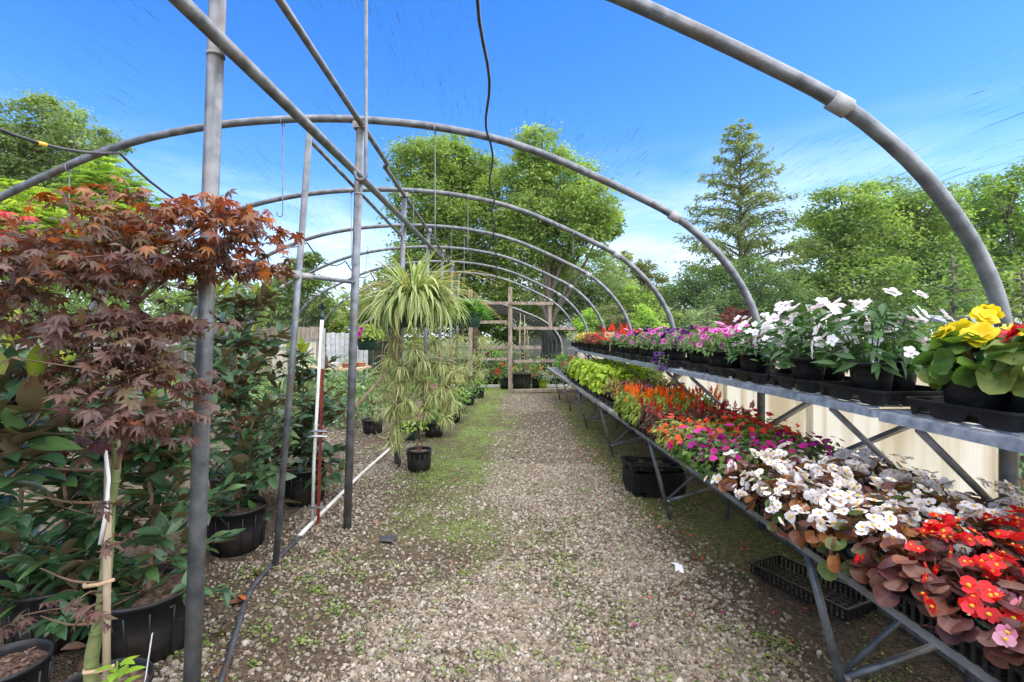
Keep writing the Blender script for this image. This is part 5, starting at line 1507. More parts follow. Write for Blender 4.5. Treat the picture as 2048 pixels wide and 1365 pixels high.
# ------------------------------------------------------------------ spider plants and hanging baskets
def basket(root, r, h, top, mat='green_plastic'):
    add_pot(root, r, r * .74, h, mat)
    hg = MB()
    for a in (.5, 2.6, 4.7):
        hg.tube([(r * math.cos(a), r * math.sin(a), h - .01), (.01 * math.cos(a), .01 * math.sin(a), top - .03), (0, 0, top)], .0018, 5)
    hg.tube([(0, 0, top - .02), (0, 0, top), (.012, 0, top + .022), (0, 0, top + .04), (-.012, 0, top + .025)], .003, 6)
    hg.build('hanger', M['green_plastic'], root, True)
strap = []
for dr, W in ((.55, .062), (.85, .056), (1.15, .06), (1.6, .054)):
    n = 9; t = np.linspace(0, 1, n + 1)
    V, mu = [], []
    ang = np.cumsum(np.full(n + 1, dr * 2.2 / n)) - .2
    y = np.concatenate([[0], np.cumsum(np.cos(ang[:-1]) / n)]); z = np.concatenate([[0], np.cumsum(-np.sin(ang[:-1]) / n)])
    for i in range(n + 1):
        w_ = W * (1 - t[i] ** 2.5) * .5 + .001
        for sx in (-1, -.34, .34, 1):
            V.append((sx * w_, y[i], z[i] + abs(sx) * w_ * .35)); mu.append((1.25, 1.18, .95) if abs(sx) == 1 else (.36, .56, .22))
    Fs = [(i * 4 + j, i * 4 + j + 1, i * 4 + j + 5, i * 4 + j + 4) for i in range(n) for j in range(3)]
    strap.append((np.array(V), [np.array(Fs)], np.array(mu)))
SPC = [(.62, .62, .42), (.56, .58, .36), (.68, .66, .46), (.50, .54, .32)]
thin = []
for dr in (.5, 1.0, 1.6):
    n = 5; ang = np.cumsum(np.full(n + 1, dr * 2.2 / n)) - .2
    y = np.concatenate([[0], np.cumsum(np.cos(ang[:-1]) / n)]); z = np.concatenate([[0], np.cumsum(-np.sin(ang[:-1]) / n)])
    V, mu = [], []
    for i in range(n + 1):
        w_ = .026 * (1 - (i / n) ** 2.2) + .001
        for sx in (-1, 0, 1): V.append((sx * w_, y[i], z[i])); mu.append((1.0, .95, .7) if sx else (.5, .7, .3))
    thin.append((np.array(V), [np.array([(i * 3 + j, i * 3 + j + 1, i * 3 + j + 4, i * 3 + j + 3) for i in range(n) for j in range(2)])], np.array(mu)))
def rosette(n, s, cols, dead=0.0, hang=0.0):
    a = rng.uniform(0, 6.283, n); e = rng.uniform(-.3, 1.0, n)
    d = np.stack([np.cos(a), np.sin(a), e - hang], -1)
    return scatter(MB(), thin, frames(d, np.tile((0, 0, 1.), (n, 1)) + jit(n, .2)), np.zeros((n, 3)) + jit(n, .01), rng.uniform(.5, 1.1, n) * s, pal(cols, n, .12))
DRYC = [(.60, .57, .42), (.52, .51, .36), (.66, .61, .48), (.46, .48, .31), (.42, .47, .27)]
ros = [rosette(120, .25, DRYC, 0, .15).mesh('plantlet', M['straw'], True) for _ in range(4)]
ros_hang = rosette(110, .30, DRYC, 0, 2.2).mesh('plantlet', M['straw'], True)
ros_s = [rosette(12, .075, [(.46, .46, .16), (.52, .50, .22), (.36, .44, .12)]).mesh('plantlet', M['straw'], True) for _ in range(3)]
def spider(loc, label, r, h, top, n_leaf, L, drops, runners, seed):
    rr = np.random.default_rng(seed)
    root = thing('spider_plant', label, 'hanging plant', loc, 'hanging spider plants')
    basket(root, r, h, top)
    pool = leaf_pool(strap, SPC, 'leaf', .12, 2) if False else [MB().add(t[0], t[1], np.clip(np.asarray(c)[None] * t[2], 0, 1)).mesh('leaf', M['straw'], True) for t in strap for c in SPC]
    a = rr.uniform(0, 6.283, n_leaf); e = np.tan(rr.uniform(.35, 1.42, n_leaf))
    d = np.stack([np.cos(a), np.sin(a), e], -1)
    up = np.stack([-np.cos(a) * .8, -np.sin(a) * .8, np.full(n_leaf, .6)], -1)
    P = np.stack([np.cos(a), np.sin(a), np.zeros(n_leaf)], -1) * rr.uniform(.01, r * .6, n_leaf)[:, None] + np.array((0, 0, h * .95))
    for m in mats4(frames(d, up + rr.normal(0, .15, (n_leaf, 3))), P, rr.uniform(.7, 1.15, n_leaf) * L):
        put('leaf', pool[rr.integers(len(pool))], root, m)
    k2 = n_leaf
    a2 = rr.uniform(0, 6.283, k2); d2 = np.stack([np.cos(a2), np.sin(a2), np.tan(rr.uniform(.2, 1.45, k2))], -1)
    up2 = np.stack([-np.cos(a2) * .8, -np.sin(a2) * .8, np.full(k2, .6)], -1) + rr.normal(0, .2, (k2, 3))
    scatter(MB(), strap, frames(d2, up2), np.stack([np.cos(a2), np.sin(a2), np.zeros(k2)], -1) * rr.uniform(.01, r * .7, k2)[:, None] + np.array((0, 0, h * .93)), rr.uniform(.55, 1.0, k2) * L, pal(SPC, k2, .12)).build('inner_foliage', M['straw'], root, True, 'stuff')
    for i in range(runners):
        a_ = rr.uniform(0, 6.283); R_ = rr.uniform(.55, 1.15) * L * 1.35; dz = rr.uniform(-.55, .35) * L
        p = np.array((.5 * r * math.cos(a_), .5 * r * math.sin(a_), h)); e_ = np.array((R_ * math.cos(a_), R_ * math.sin(a_), h + dz)); mid = (p + e_) / 2 + np.array((0, 0, .32 * L))
        c = smooth_curve([p, mid, e_], 6)
        ro = MB().tube(c, np.linspace(.0028, .0014, len(c)), 5, col=(.52, .40, .12)).build('runner', M['leaf'], root, True)
        for t in (1.0, .8, .62):
            q = c[int(t * (len(c) - 1))]
            put('plantlet', ros_s[rr.integers(3)], ro, Matrix.Translation(q) @ Matrix.Rotation(rr.uniform(0, 6), 4, 'Z') @ Matrix.Scale(rr.uniform(.6, 1.1) * (1 if t == 1 else .6), 4))
    for (x, y, z, s, hg) in drops:
        c = smooth_curve([(r * .5 * np.sign(x + 1e-3), r * .3 * np.sign(y + 1e-3), h * .9), (x * .8, y * .8, -.05), (x, y, z)], 5)
        MB().tube(c, .003, 5, col=(.42, .27, .12)).build('runner', M['leaf'], root, True)
        put('plantlet', ros_hang if hg else ros[rr.integers(4)], root, Matrix.Translation((x, y, z)) @ Matrix.Rotation(rr.uniform(0, 6), 4, 'Z') @ Matrix.Scale(s, 4))
    return root
drops = [(-.26, .05, -.34, 1.1, 0), (-.10, -.12, -.42, 1.1, 0), (.12, -.10, -.36, 1.1, 0), (.30, .05, -.40, 1.2, 0), (-.16, .0, -.60, 1.15, 0), (.34, .0, -.66, 1.3, 0), (.10, .08, -.62, 1.1, 0),
         (-.04, -.15, -.80, 1.2, 0), (-.17, -.15, -.88, 1.1, 0), (-.17, -.12, -1.06, 1.2, 1), (.42, .08, -.82, 1.1, 0), (-.36, -.1, -.95, .5, 0), (.22, .1, -.18, 1.0, 0), (-.22, .1, -.16, 1.0, 0), (.0, .1, -.5, 1.1, 0), (.22, -.05, -.74, 1.0, 0), (-.3, 0, -.5, 1.0, 0), (.45, 0, -.5, 1.0, 0), (.15, -.1, -.9, .9, 0), (.05, -.15, -.25, 1.0, 0), (-.3, 0, -.72, .9, 0), (.36, -.1, -.98, .8, 0)]
sx, sy, sz = at(826, 655, 5.3)
spider((sx, sy, sz), 'large variegated spider plant trailing plantlets from the support pipe', .178, .27, 2.77 - sz, 298, .72, drops, 50, 5)
drops2 = [(-.2, 0, -.4, 1.2, 0), (.2, .1, -.5, 1.2, 0), (0, 0, -.7, 1.2, 0), (.3, 0, -.25, 1.1, 0), (.1, .1, -.9, 1.1, 0), (-.1, 0, -.2, 1.2, 0), (.28, 0, -.8, 1.0, 0)]
x, y, z = at(955, 640, 8.6)
spider((-.62, 8.3, 1.66), 'farther spider plant with dried trailing plantlets behind the big one', .16, .24, 1.05, 120, .45, drops2, 8, 8)
# fern basket
fx, fy, fz = at(942, 655, 6.3)
fern = thing('hanging_fern', 'bright green fern basket hanging behind the spider plant', 'hanging plant', (fx, fy, fz))
basket(fern, .15, .2, .95)
fm = MB()
frond = [leaf_tpl(1, .16, 6, 'lance', .1, dr) for dr in (.4, .8, 1.2)]
n = 130; a = rng.uniform(0, 6.283, n)
for i in range(n):
    L = rng.uniform(.40, .62); el = rng.uniform(.55, 1.42)
    t = np.linspace(.1, 1, 14); dr = rng.uniform(.7, 1.7)
    cx = np.cos(a[i]) * L * t * math.cos(el); cy = np.sin(a[i]) * L * t * math.cos(el); cz = L * t * math.sin(el) - dr * L * t ** 2 * .8 + .18
    for sd in (-1, 1):
        dd = np.stack([-np.sin(a[i]) * sd + np.cos(a[i]) * .4 + 0 * t, np.cos(a[i]) * sd + np.sin(a[i]) * .4 + 0 * t, -.25 + 0 * t], -1)
        scatter(fm, [diamond_tpl(1, .35, .1)], frames(dd, np.tile((0, 0, 1.), (14, 1)) + jit(14, .15)), np.stack([cx, cy, cz], -1), .095 * (1.1 - t), pal([(.10, .30, .02), (.14, .36, .03), (.07, .22, .02)], 14, .1))
fm.build('fronds', M['leaf'], fern, True, 'stuff')
def hang_basket(loc, label, key, top, s=1.2, r=.15, name='hanging_basket'):
    root = thing(name, label, 'hanging plant', loc)
    basket(root, r, .17, top)
    leaves, fol, fls, stm = species(key, 0)
    T = Matrix.Translation((0, 0, .16)) @ Matrix.Scale(s, 4)
    put('stems', stm, root, T)
    if fol: put('foliage', fol, root, T, 'stuff')
    for me, m in fls: put('flower', me, root, T @ m)
    return root
SP['lime_vine'] = dict(r=.22, h=.17, n=420, tpl=rnd, cols=[(.26, .38, .04), (.20, .32, .04), (.34, .42, .07)], mat='leaf', s=(.025, .045), fl='magenta_petunia', nf=2, indiv=False)
SP['lime_flower'] = dict(r=.22, h=.20, n=230, tpl=rnd, cols=[(.26, .38, .05), (.16, .28, .04), (.34, .40, .08)], mat='leaf', s=(.03, .055), fl='magenta_petunia', nf=15, indiv=False)
SP['maroon_mix'] = dict(r=.19, h=.15, n=200, tpl=rnd, cols=[(.20, .34, .06), (.14, .26, .05)], mat='leaf', s=(.03, .05), fl='maroon_petunia', nf=16, indiv=False)
hang_basket(at(735, 700, 6.3), 'green basket of lime leaves hanging left of the spider plant', 'lime_vine', 1.3, 1.15)
hang_basket(at(985, 722, 14.0), 'green basket with maroon petunias hanging beyond the frame', 'maroon_mix', 1.55, 1.5, .19)
# plants standing left of the path
GP = (.135, .105, .20, 'green_plastic'); NP = (.14, .115, .23, 'pot_plastic', 'mulch')
def ground_plant(px, py, key, name, label, pot, s=1.2, cat='plant', lift=0):
    x, y, z = gat(px, py)
    return bedding(key, name, label, cat, (x, y, -.005), pot, None, s, lift, 2)
ground_plant(822, 880, 'lime_flower', 'magenta_petunia_pot', 'green pot of lime foliage and magenta flowers near the post', GP, 1.25, 'flower')
ground_plant(868, 874, 'green_herb', 'trailing_vine', 'leafy green vine spilling from a pot onto the grass', NP, 1.5)
ground_plant(905, 845, 'dark_herb', 'leafy_shrub', 'leafy green potted shrub behind the trailing vine', NP, 1.5)
ground_plant(918, 823, 'green_herb', 'leafy_shrub', 'first small pot at the grass edge, broad green leaves', NP, 1.4)
ground_plant(936, 810, 'dark_herb', 'leafy_shrub', 'second small pot at the grass edge, darker leaves', NP, 1.4)
ground_plant(957, 797, 'green_herb', 'leafy_shrub', 'third small pot at the grass edge near the timber post', NP, 1.3)
ground_plant(880, 812, 'lime_flower', 'magenta_petunia_pot', 'farther pot with magenta flowers behind the spider plant', GP, 1.5, 'flower')
ground_plant(850, 800, 'green_herb', 'leafy_shrub', 'bushy green pot far behind the spider plant', NP, 1.9)
ground_plant(925, 785, 'yellow_daisy', 'leafy_shrub', 'yellow green bush at the far left of the timber frame', NP, 1.6)
# pot with bare stems
bp = thing('bare_stem_pot', 'black pot with bare twigs standing beside the pipe', 'plant', (*gat(838, 940)[:2], 0))
add_pot(bp, .14, .115, .235, 'pot_plastic', 'mulch')
tw = MB()
for i in range(9):
    a = rng.uniform(0, 6.28); q = rng.uniform(.03, .10)
    tw.tube(smooth_curve([(.01 * math.cos(a), .01 * math.sin(a), .17), (q * .5 * math.cos(a), q * .5 * math.sin(a), .30), (q * math.cos(a), q * math.sin(a), rng.uniform(.38, .5))], 3), [.004, .0037, .0033, .003, .0025, .002, .0015], 5)
tw.build('twigs', M['twig'], bp, True)

# shrub with woody stem and the rhododendron rows
def shrub(label, loc, r, h, n, cols, s, tpl=ovl, trunk_h=.25, pot=None, name='shrub', mat='leaf_gloss', group=None, cat='shrub'):
    root = thing(name, label, cat, loc, group)
    z0 = 0.0
    if pot: add_pot(root, *pot); z0 = pot[2] * .84
    st = MB(); st.tube([(0, 0, z0 - .03), (.01, .01, z0 + trunk_h), (0, 0, z0 + trunk_h + h * .3)], [.014, .011, .006], 6)
    C = []
    for i in range(9):
        a = i * 2.4; q = rng.uniform(.35, .85) * r; e = np.array((q * math.cos(a), q * math.sin(a), z0 + trunk_h + rng.uniform(.25, .9) * h))
        st.tube(smooth_curve([(0, 0, z0 + trunk_h * .8), e * np.array((.5, .5, .85)), e], 3), np.linspace(.007, .002, 7), 5); C.append(e)
    st.build('branches', M['twig'], root, True)
    P, rad, tang, hz = mound(n, r, h, 2.2, .4)
    P += np.array((0, 0, z0 + trunk_h))
    d = hz * .8 + tang * .3 + jit(n, .45)
    scatter(MB(), tpl, frames(d, rad * .5 + np.array((0, 0, 1.)) + jit(n, .35)), P, rng.uniform(*s, n), pal(cols, n, .2)).build('foliage', M[mat], root, True, 'stuff')
    return root
RH = [(.11, .20, .06), (.15, .26, .08), (.075, .15, .045), (.20, .31, .11)]
shrub('gnarled shrub in black pot left of the trailing spider plantlets', (*gat(745, 867)[:2], 0), .28, .22, 260, RH, (.05, .08), trunk_h=.28, pot=(.155, .13, .22, 'pot_plastic', 'mulch'), name='potted_shrub')
for k, (px, py, r, h) in enumerate([(700, 850, .55, .82), (650, 835, .6, .9), (760, 815, .55, .85), (610, 812, .6, 1.0), (790, 795, .6, .85), (700, 800, .6, .95), (540, 830, .6, .7), (480, 840, .6, .8), (655, 790, .7, .75), (560, 792, .8, .95), (720, 785, .7, .6), (450, 800, .9, 1.1), (500, 780, 1.0, 1.2)]):
    x, y, z = gat(px, py)
    shrub(f'low evergreen shrub in the left rows, {ORD[k]} to the camera' if k else 'low evergreen shrub in the left rows just behind the magnolia', (x, y, 0), r, h, 820, RH, (.06, .10), trunk_h=.12, group='evergreen shrubs in rows')
# ------------------------------------------------------------------ beyond the frame: yard plants
yard = [(1043, 783, 'green_herb', .6, 'big black pot with tall bare canes beside the timber post')]
x, y = .60, 13.35
root = thing('cane_pot', 'big black pot with tall canes and white flowers beyond the sill', 'plant', (x, y, 0))
add_pot(root, .40 * .68, .36 * .62, .44, 'pot_plastic', 'mulch')
cn = MB()
for i in range(10):
    a = i * 2.1; q = rng.uniform(.04, .18); cn.tube([(q * math.cos(a), q * math.sin(a), .35), (q * 1.1 * math.cos(a), q * 1.1 * math.sin(a), 1.2), (q * 1.2 * math.cos(a), q * 1.2 * math.sin(a), rng.uniform(1.4, 2.1))], .008, 5)
cn.build('canes', M['stake'], root, True)
n = 240; P = np.stack([rng.normal(0, .17, n), rng.normal(0, .15, n), rng.uniform(.5, 1.9, n) ** 1.0], -1)
scatter(MB(), rnd, frames(jit(n), np.tile((0, -.3, 1.), (n, 1)) + jit(n, .4)), P, rng.uniform(.03, .065, n), pal([(.20, .32, .06), (.28, .38, .10), (.14, .24, .05)], n)).build('foliage', M['leaf'], root, True, 'stuff')
YG = [(.16, .28, .05), (.22, .36, .06), (.10, .19, .04), (.28, .36, .10), (.12, .22, .09)]
for k in range(18):
    x = -1.4 + k * .27 + rng.normal(0, .05); y = 14.3 + rng.uniform(-.3, .8)
    if x > 3: break
    c = [YG[(k + j) % 5] for j in range(2)]
    shrub(f'potted green plant in the yard row beyond the frame, number {["one","two","three","four","five","six","seven","eight","nine","ten","eleven","twelve","thirteen","fourteen","fifteen","sixteen","seventeen","eighteen"][k]} from the left', (x, y, 0), rng.uniform(.24, .38), rng.uniform(.4, .85), 220, c, (.05, .09), trunk_h=.06, pot=(.16, .13, .22, 'pot_plastic', 'mulch'), name='yard_plant', mat='leaf', group='potted plants in the yard row', cat='plant')
for k, (x, y, z, key, lab) in enumerate([(.15, 13.5, .62, 'red_salvia', 'red flowers low beside the timber post'), (1.05, 13.6, .55, 'orange_mix', 'orange flowers in the yard beyond the sill')]):
    bedding(key, 'yard_flower', lab, 'flower', (x, y, 0), (.16, .13, .32, 'pot_plastic', 'mulch'), None, 1.8)
lg = thing('lime_pot', 'lime green pot with pale plant beyond the timber sill', 'plant', (1.19, 13.5, 0))
M['lime_pl'] = mat_noise('lime_plastic', (.20, .30, .02), (.26, .37, .03), 8, .4)
add_pot(lg, .13, .10, .25, 'lime_pl')
leaves, fol, fls, stm = species('silver_leaf', 1)
put('foliage', fol, lg, Matrix.Translation((0, 0, .3)) @ Matrix.Scale(1.6, 4), 'stuff')
bd = MB().box((-1.6, 13.75, 0), (3.2, 13.87, .07)).build('edging_board', M['concrete'], None)
tag(bd, 'pale edging board along the yard plant row', 'edging')
o = MB().box((1.6, 14.0, 0), (4.5, 17.5, .02)).build('concrete_pad', M['concrete'], None); o['kind'] = 'structure'

# ------------------------------------------------------------------ trees
lt = [diamond_tpl(1, .62, .25), diamond_tpl(1, .5, .4)]
def tree(name, label, base, blobs, n, cols, s, trunk_r=.2, flat=.75, clump=.32, limb=True, group=None, bark='bark', seed=1, warm=None, nclump=None):
    """blobs: list of (centre, radius); leaves gather in small clumps on and inside the blobs"""
    root = thing(name, label, 'tree', base, group)
    bx_, by_, bz_ = base
    rr = np.random.default_rng(seed)
    B = np.array([b[0] for b in blobs]) - np.array(base); Rr = np.array([b[1] for b in blobs])
    if limb:
        st = MB(); top = B[np.argmax(B[:, 2])]
        zlow = max(B[:, 2].min() * .6, .6)
        fork = np.array((B[:, 0].mean() * .25, B[:, 1].mean() * .25, zlow))
        tr_ = smooth_curve([(0, 0, -.1), fork * np.array((.4, .4, .5)), fork, fork * .35 + top * .65], 5)
        st.tube(tr_, np.linspace(trunk_r, trunk_r * .25, len(tr_)), 9)
        st.build('trunk', M[bark], root, True)
        sb = MB()
        for c, r in zip(B, Rr):
            o = tr_[rr.integers(len(tr_) // 3, len(tr_) - 3)]
            sb.tube(smooth_curve([o, (o + c) / 2 + rr.normal(0, .15, 3), c], 4), np.linspace(trunk_r * .42, trunk_r * .08, 9), 6)
            for j in range(5):
                e = c + norm(rr.normal(0, 1, (1, 3)))[0] * r * .8
                sb.tube([c * .8 + o * .2, (c + e) / 2, e], [trunk_r * .13, trunk_r * .09, trunk_r * .03], 5)
        sb.build('limbs', M[bark], root, True)
    w = Rr ** 2 / (Rr ** 2).sum()
    nc = nclump or max(30, int(n / 55))
    bi = rr.choice(len(B), nc, p=w)
    u = norm(rr.normal(0, 1, (nc, 3))); q = rr.random(nc) ** .33
    q = np.where(rr.random(nc) < .7, np.clip(.72 + .32 * rr.random(nc), 0, 1.04), q)
    CC = B[bi] + u * q[:, None] * Rr[bi][:, None] * np.array((1, 1, flat + .15))
    ci = rr.integers(0, nc, n)
    cr = clump * Rr[bi][ci] * rr.uniform(.6, 1.2, n)
    off = rr.normal(0, 1, (n, 3)) * np.array((.62, .62, .36)) * cr[:, None]
    P = CC[ci] + off
    P = P[P[:, 2] > .15] if P[:, 2].min() < .15 else P
    n = len(P); ci = ci[:n]
    a = rr.uniform(0, 6.283, n)
    d = np.stack([np.cos(a), np.sin(a), rr.uniform(-.9, .15, n)], -1)
    up = np.array((0, 0, .8)) + u[ci] * .55 + rr.normal(0, .4, (n, 3))
    cc = np.asarray(cols)[rr.integers(0, len(cols), nc)][ci] * (1 + rr.normal(0, .10, (nc, 1)))[ci] * (1 + rr.normal(0, .14, (n, 1)))
    scatter(MB(), lt, frames(d, up), P, rr.uniform(*s, n), np.clip(cc * 1.3, .005, 1)).build('crown', M['tree_leaf'], root, False, 'stuff')
    return root
def pb(lst, d, dj=.0, seed=0):
    """blobs given where they stand: picture position, distance, radius in metres"""
    r = np.random.default_rng(seed)
    return [(at(px, py, d + r.uniform(-dj, dj)), rp * d / F_PX) for px, py, rp in lst]
G1 = [(0.128, 0.195, 0.045), (0.165, 0.24, 0.053), (0.098, 0.158, 0.042), (0.195, 0.262, 0.068)]
G2 = [(.17, .255, .06), (.22, .31, .075), (.12, .20, .05), (.25, .33, .10), (.14, .20, .07)]
G3 = [(0.083, 0.128, 0.045), (0.105, 0.15, 0.057), (0.068, 0.105, 0.038)]
GL = [(.23, .36, .06), (.28, .40, .08), (.18, .30, .05)]
PALE = [(0.196, 0.266, 0.126), (0.238, 0.308, 0.154), (0.154, 0.224, 0.098)]
OLIVE = [(0.156, 0.182, 0.065), (0.13, 0.15, 0.065), (0.195, 0.208, 0.091)]
tree('oak_tree', 'tall spreading oak tree behind the tunnel centre, left crown', (-1.2, 24.5, 0),
     pb([(850, 330, 62), (905, 390, 80), (840, 420, 58), (905, 310, 45), (960, 470, 80), (880, 500, 75), (950, 350, 55), (1010, 400, 60), (940, 560, 80), (840, 540, 55)], 24.5, 2.2, 1), 56000, G1, (.13, .24), .34, seed=3)
tree('oak_tree', 'tall oak tree behind the tunnel centre, right crown with open branches', (2.2, 23, 0),
     pb([(1080, 300, 48), (1060, 350, 50), (1130, 360, 62), (1180, 410, 55), (1205, 450, 36), (1120, 440, 55), (1060, 430, 50), (1170, 480, 42), (1040, 500, 55), (1110, 520, 40)], 23, 1.8, 2), 36000, G2, (.13, .22), .30, clump=.34, seed=4)
tree('ash_tree', 'pale green tree behind the right side of the hoops', at(1190, 690, 27)[:2] + (0,),
     pb([(1190, 560, 58), (1150, 590, 50), (1235, 585, 42), (1130, 545, 40), (1200, 620, 60), (1100, 600, 55)], 27, 1.5, 3), 17000, PALE, (.13, .22), .2, seed=5)
tree('ash_tree', 'dark tree filling the gap behind the far end of the tunnel', at(1050, 690, 29)[:2] + (0,),
     pb([(1040, 580, 65), (980, 590, 60), (1085, 620, 55), (930, 620, 55), (1000, 640, 50), (880, 620, 60)], 29, 1.5, 4), 16000, G3, (.15, .25), .2, seed=6)
tree('round_tree', 'round light green tree low behind the third hoop leg', at(1265, 690, 24)[:2] + (0,),
     pb([(1265, 605, 38), (1240, 625, 34), (1300, 625, 36), (1265, 640, 40)], 24, .8, 5), 9000, GL[:2] + G2, (.11, .18), .12, seed=7)
tree('olive_tree', 'olive brown tree top rising behind the light green tree', at(1290, 690, 33)[:2] + (0,),
     pb([(1285, 545, 28), (1300, 575, 34), (1270, 570, 30), (1240, 520, 24), (1225, 545, 30), (1310, 610, 36)], 33, 1, 6), 9000, OLIVE, (.16, .25), .2, seed=8)
tree('cedar_tree', 'dark bushy evergreen between the hoop legs on the right', at(1400, 690, 17)[:2] + (0,),
     pb([(1400, 560, 50), (1360, 590, 45), (1440, 580, 50), (1490, 570, 55), (1540, 580, 50), (1380, 630, 50), (1450, 640, 60), (1530, 640, 60), (1590, 620, 50)], 17, 1.2, 7), 22000, [(.085, .15, .05), (.11, .18, .06), (.07, .12, .045)], (.07, .14), .16, seed=9)
tree('maple_tree', 'dense sunlit maple tree right of the conifer', at(1730, 690, 20)[:2] + (0,),
     pb([(1690, 420, 62), (1650, 470, 58), (1720, 480, 75), (1780, 410, 60), (1800, 470, 80), (1850, 420, 60), (1860, 500, 75), (1640, 540, 60), (1720, 570, 75), (1800, 570, 75), (1880, 580, 70), (1610, 580, 45), (1660, 620, 60), (1760, 640, 70)], 20, 2, 8), 56000, G2 + [(.10, .18, .03)], (.12, .20), .28, seed=10)
tree('maple_tree', 'second maple tree partly cut by the right picture edge', at(2020, 690, 22)[:2] + (0,),
     pb([(1960, 400, 50), (2010, 390, 62), (1960, 460, 70), (2040, 460, 75), (1940, 540, 75), (2020, 550, 80), (2090, 420, 70), (2100, 520, 80), (1980, 620, 80), (2080, 620, 80)], 22, 1.5, 9), 34000, [(.13, .22, .045), (.17, .26, .055), (.10, .17, .04)], (.13, .21), .28, seed=11)
tree('burgundy_shrub', 'burgundy leaved shrub outside the wall behind the petunias', at(1475, 690, 11)[:2] + (0,),
     pb([(1475, 632, 24), (1455, 645, 22), (1495, 640, 22)], 11, .3, 10), 2600, [(.10, .028, .030), (.13, .04, .035)], (.05, .09), .05, seed=12)
for k, (px, py, r, c) in enumerate([(1225, 635, 32, OLIVE), (1330, 640, 30, G2), (1290, 640, 30, GL), (1390, 640, 28, PALE), (1180, 645, 28, GL)]):
    tree('garden_bush', ['yellow olive bush outside the right wall near the far hoops', 'green bush outside the right wall by the third hoop leg', 'lime bush outside the right wall between far hoops', 'pale bush outside the right wall right of third hoop leg', 'small lime bush outside the wall behind the red salvias'][k], at(px, 690, 13)[:2] + (0,),
         pb([(px, py, r), (px - 18, py + 16, r * .8), (px + 18, py + 14, r * .8)], 13, .3, 20 + k), 3200, c, (.05, .10), .05, seed=20 + k)
# left side
tree('elm_tree', 'large hazy tree standing far behind the maple on the left', at(110, 690, 24)[:2] + (0,),
     pb([(60, 260, 55), (110, 240, 50), (160, 280, 52), (210, 290, 36), (50, 330, 70), (130, 340, 70), (200, 350, 50), (20, 290, 55), (100, 420, 80), (190, 430, 60), (-40, 330, 80), (0, 420, 70)], 24, 1.5, 30), 34000, [(.15, .21, .08), (.18, .25, .10), (.12, .175, .065)], (.14, .24), .34, seed=31)
def pinnate(name, label, base, blobs, n, cols, L, seed):
    """walnut-like tree of long compound leaves, near enough to show each leaf"""
    rr = np.random.default_rng(seed)
    root = thing(name, label, 'tree', base)
    B = np.array([b[0] for b in blobs]) - np.array(base); Rr = np.array([b[1] for b in blobs])
    st = MB(); top = B[np.argmax(B[:, 2])]
    st.tube(smooth_curve([(0, 0, -.1), top * np.array((.2, .2, .4)), top * .9], 5), np.linspace(.12, .04, 11), 8); st.build('trunk', M['bark'], root, True)
    sb = MB()
    for c in B: sb.tube(smooth_curve([top * np.array((.3, .3, .5)), c * .6 + top * .2, c], 4), np.linspace(.05, .012, 9), 6)
    sb.build('limbs', M['bark'], root, True)
    w = Rr ** 2 / (Rr ** 2).sum(); bi = rr.choice(len(B), n, p=w)
    P0 = B[bi] + norm(rr.normal(0, 1, (n, 3))) * (rr.random((n, 1)) ** .4) * Rr[bi][:, None]
    a = rr.uniform(0, 6.283, n)
    D = np.stack([np.cos(a), np.sin(a), rr.uniform(-.2, .6, n)], -1); D = norm(D)
    cc = pal(cols, n, .15)
    m = MB()
    k = 7
    for j in range(k):
        t = (j + 1) / k
        P = P0 + D * (L * t) + np.array((0, 0, -.35 * L)) * t ** 2
        for sd in (-1, 1):
            side = np.stack([-np.sin(a) * sd, np.cos(a) * sd, np.full(n, -.25)], -1)
            scatter(m, lt, frames(side + D * .5, np.tile((0, 0, 1.), (n, 1)) + rr.normal(0, .25, (n, 3))), P, rr.uniform(.8, 1.1, n) * L * .36 * math.sin(math.pi * (.25 + .6 * t)), cc * rr.uniform(.88, 1.12, (n, 1)))
    m.build('crown', M['tree_leaf'], root, False, 'stuff')
    return root
pinnate('walnut_tree', 'bright green walnut like tree just outside on the left', (-7.6, 9.2, 0),
        pb([(210, 370, 55), (260, 400, 40), (170, 410, 50), (240, 450, 55), (130, 440, 60), (280, 480, 40), (180, 500, 70)], 9.4, .5, 40), 1500, GL, .34, 41)
pinnate('sumac_tree', 'yellow green sumac tree at the far left edge', (-6.6, 6.6, 0),
        pb([(30, 400, 50), (80, 430, 50), (10, 450, 60), (110, 480, 50), (50, 520, 70), (-30, 430, 60)], 6.8, .4, 42), 900, [(.30, .42, .05), (.24, .36, .04), (.36, .45, .08)], .26, 43)
tree('yard_tree', 'soft green tree between the slim post and tall post', at(600, 690, 19)[:2] + (0,),
     pb([(600, 550, 40), (570, 580, 42), (640, 590, 40), (610, 620, 48), (560, 630, 45), (650, 640, 40), (625, 520, 20)], 19, 1, 44), 15000, [(.13, .20, .05), (.16, .24, .06), (.10, .16, .04)], (.10, .17), .15, seed=45)
tree('yard_tree', 'low green tree behind the cream wall panels on the left', at(730, 690, 24)[:2] + (0,),
     pb([(700, 620, 40), (760, 600, 45), (800, 560, 40), (740, 640, 40), (670, 640, 36), (800, 620, 50)], 24, 1, 46), 10000, G2, (.13, .2), .15, seed=47)
tree('yard_tree', 'broad hedge tree behind the magnolias at the left edge', at(330, 690, 16)[:2] + (0,),
     pb([(60, 560, 60), (150, 560, 60), (250, 570, 60), (350, 580, 60), (440, 590, 55), (500, 610, 45), (30, 620, 60), (200, 630, 60), (380, 630, 60)], 16, 1, 48), 18000, G2, (.10, .17), .15, seed=49)

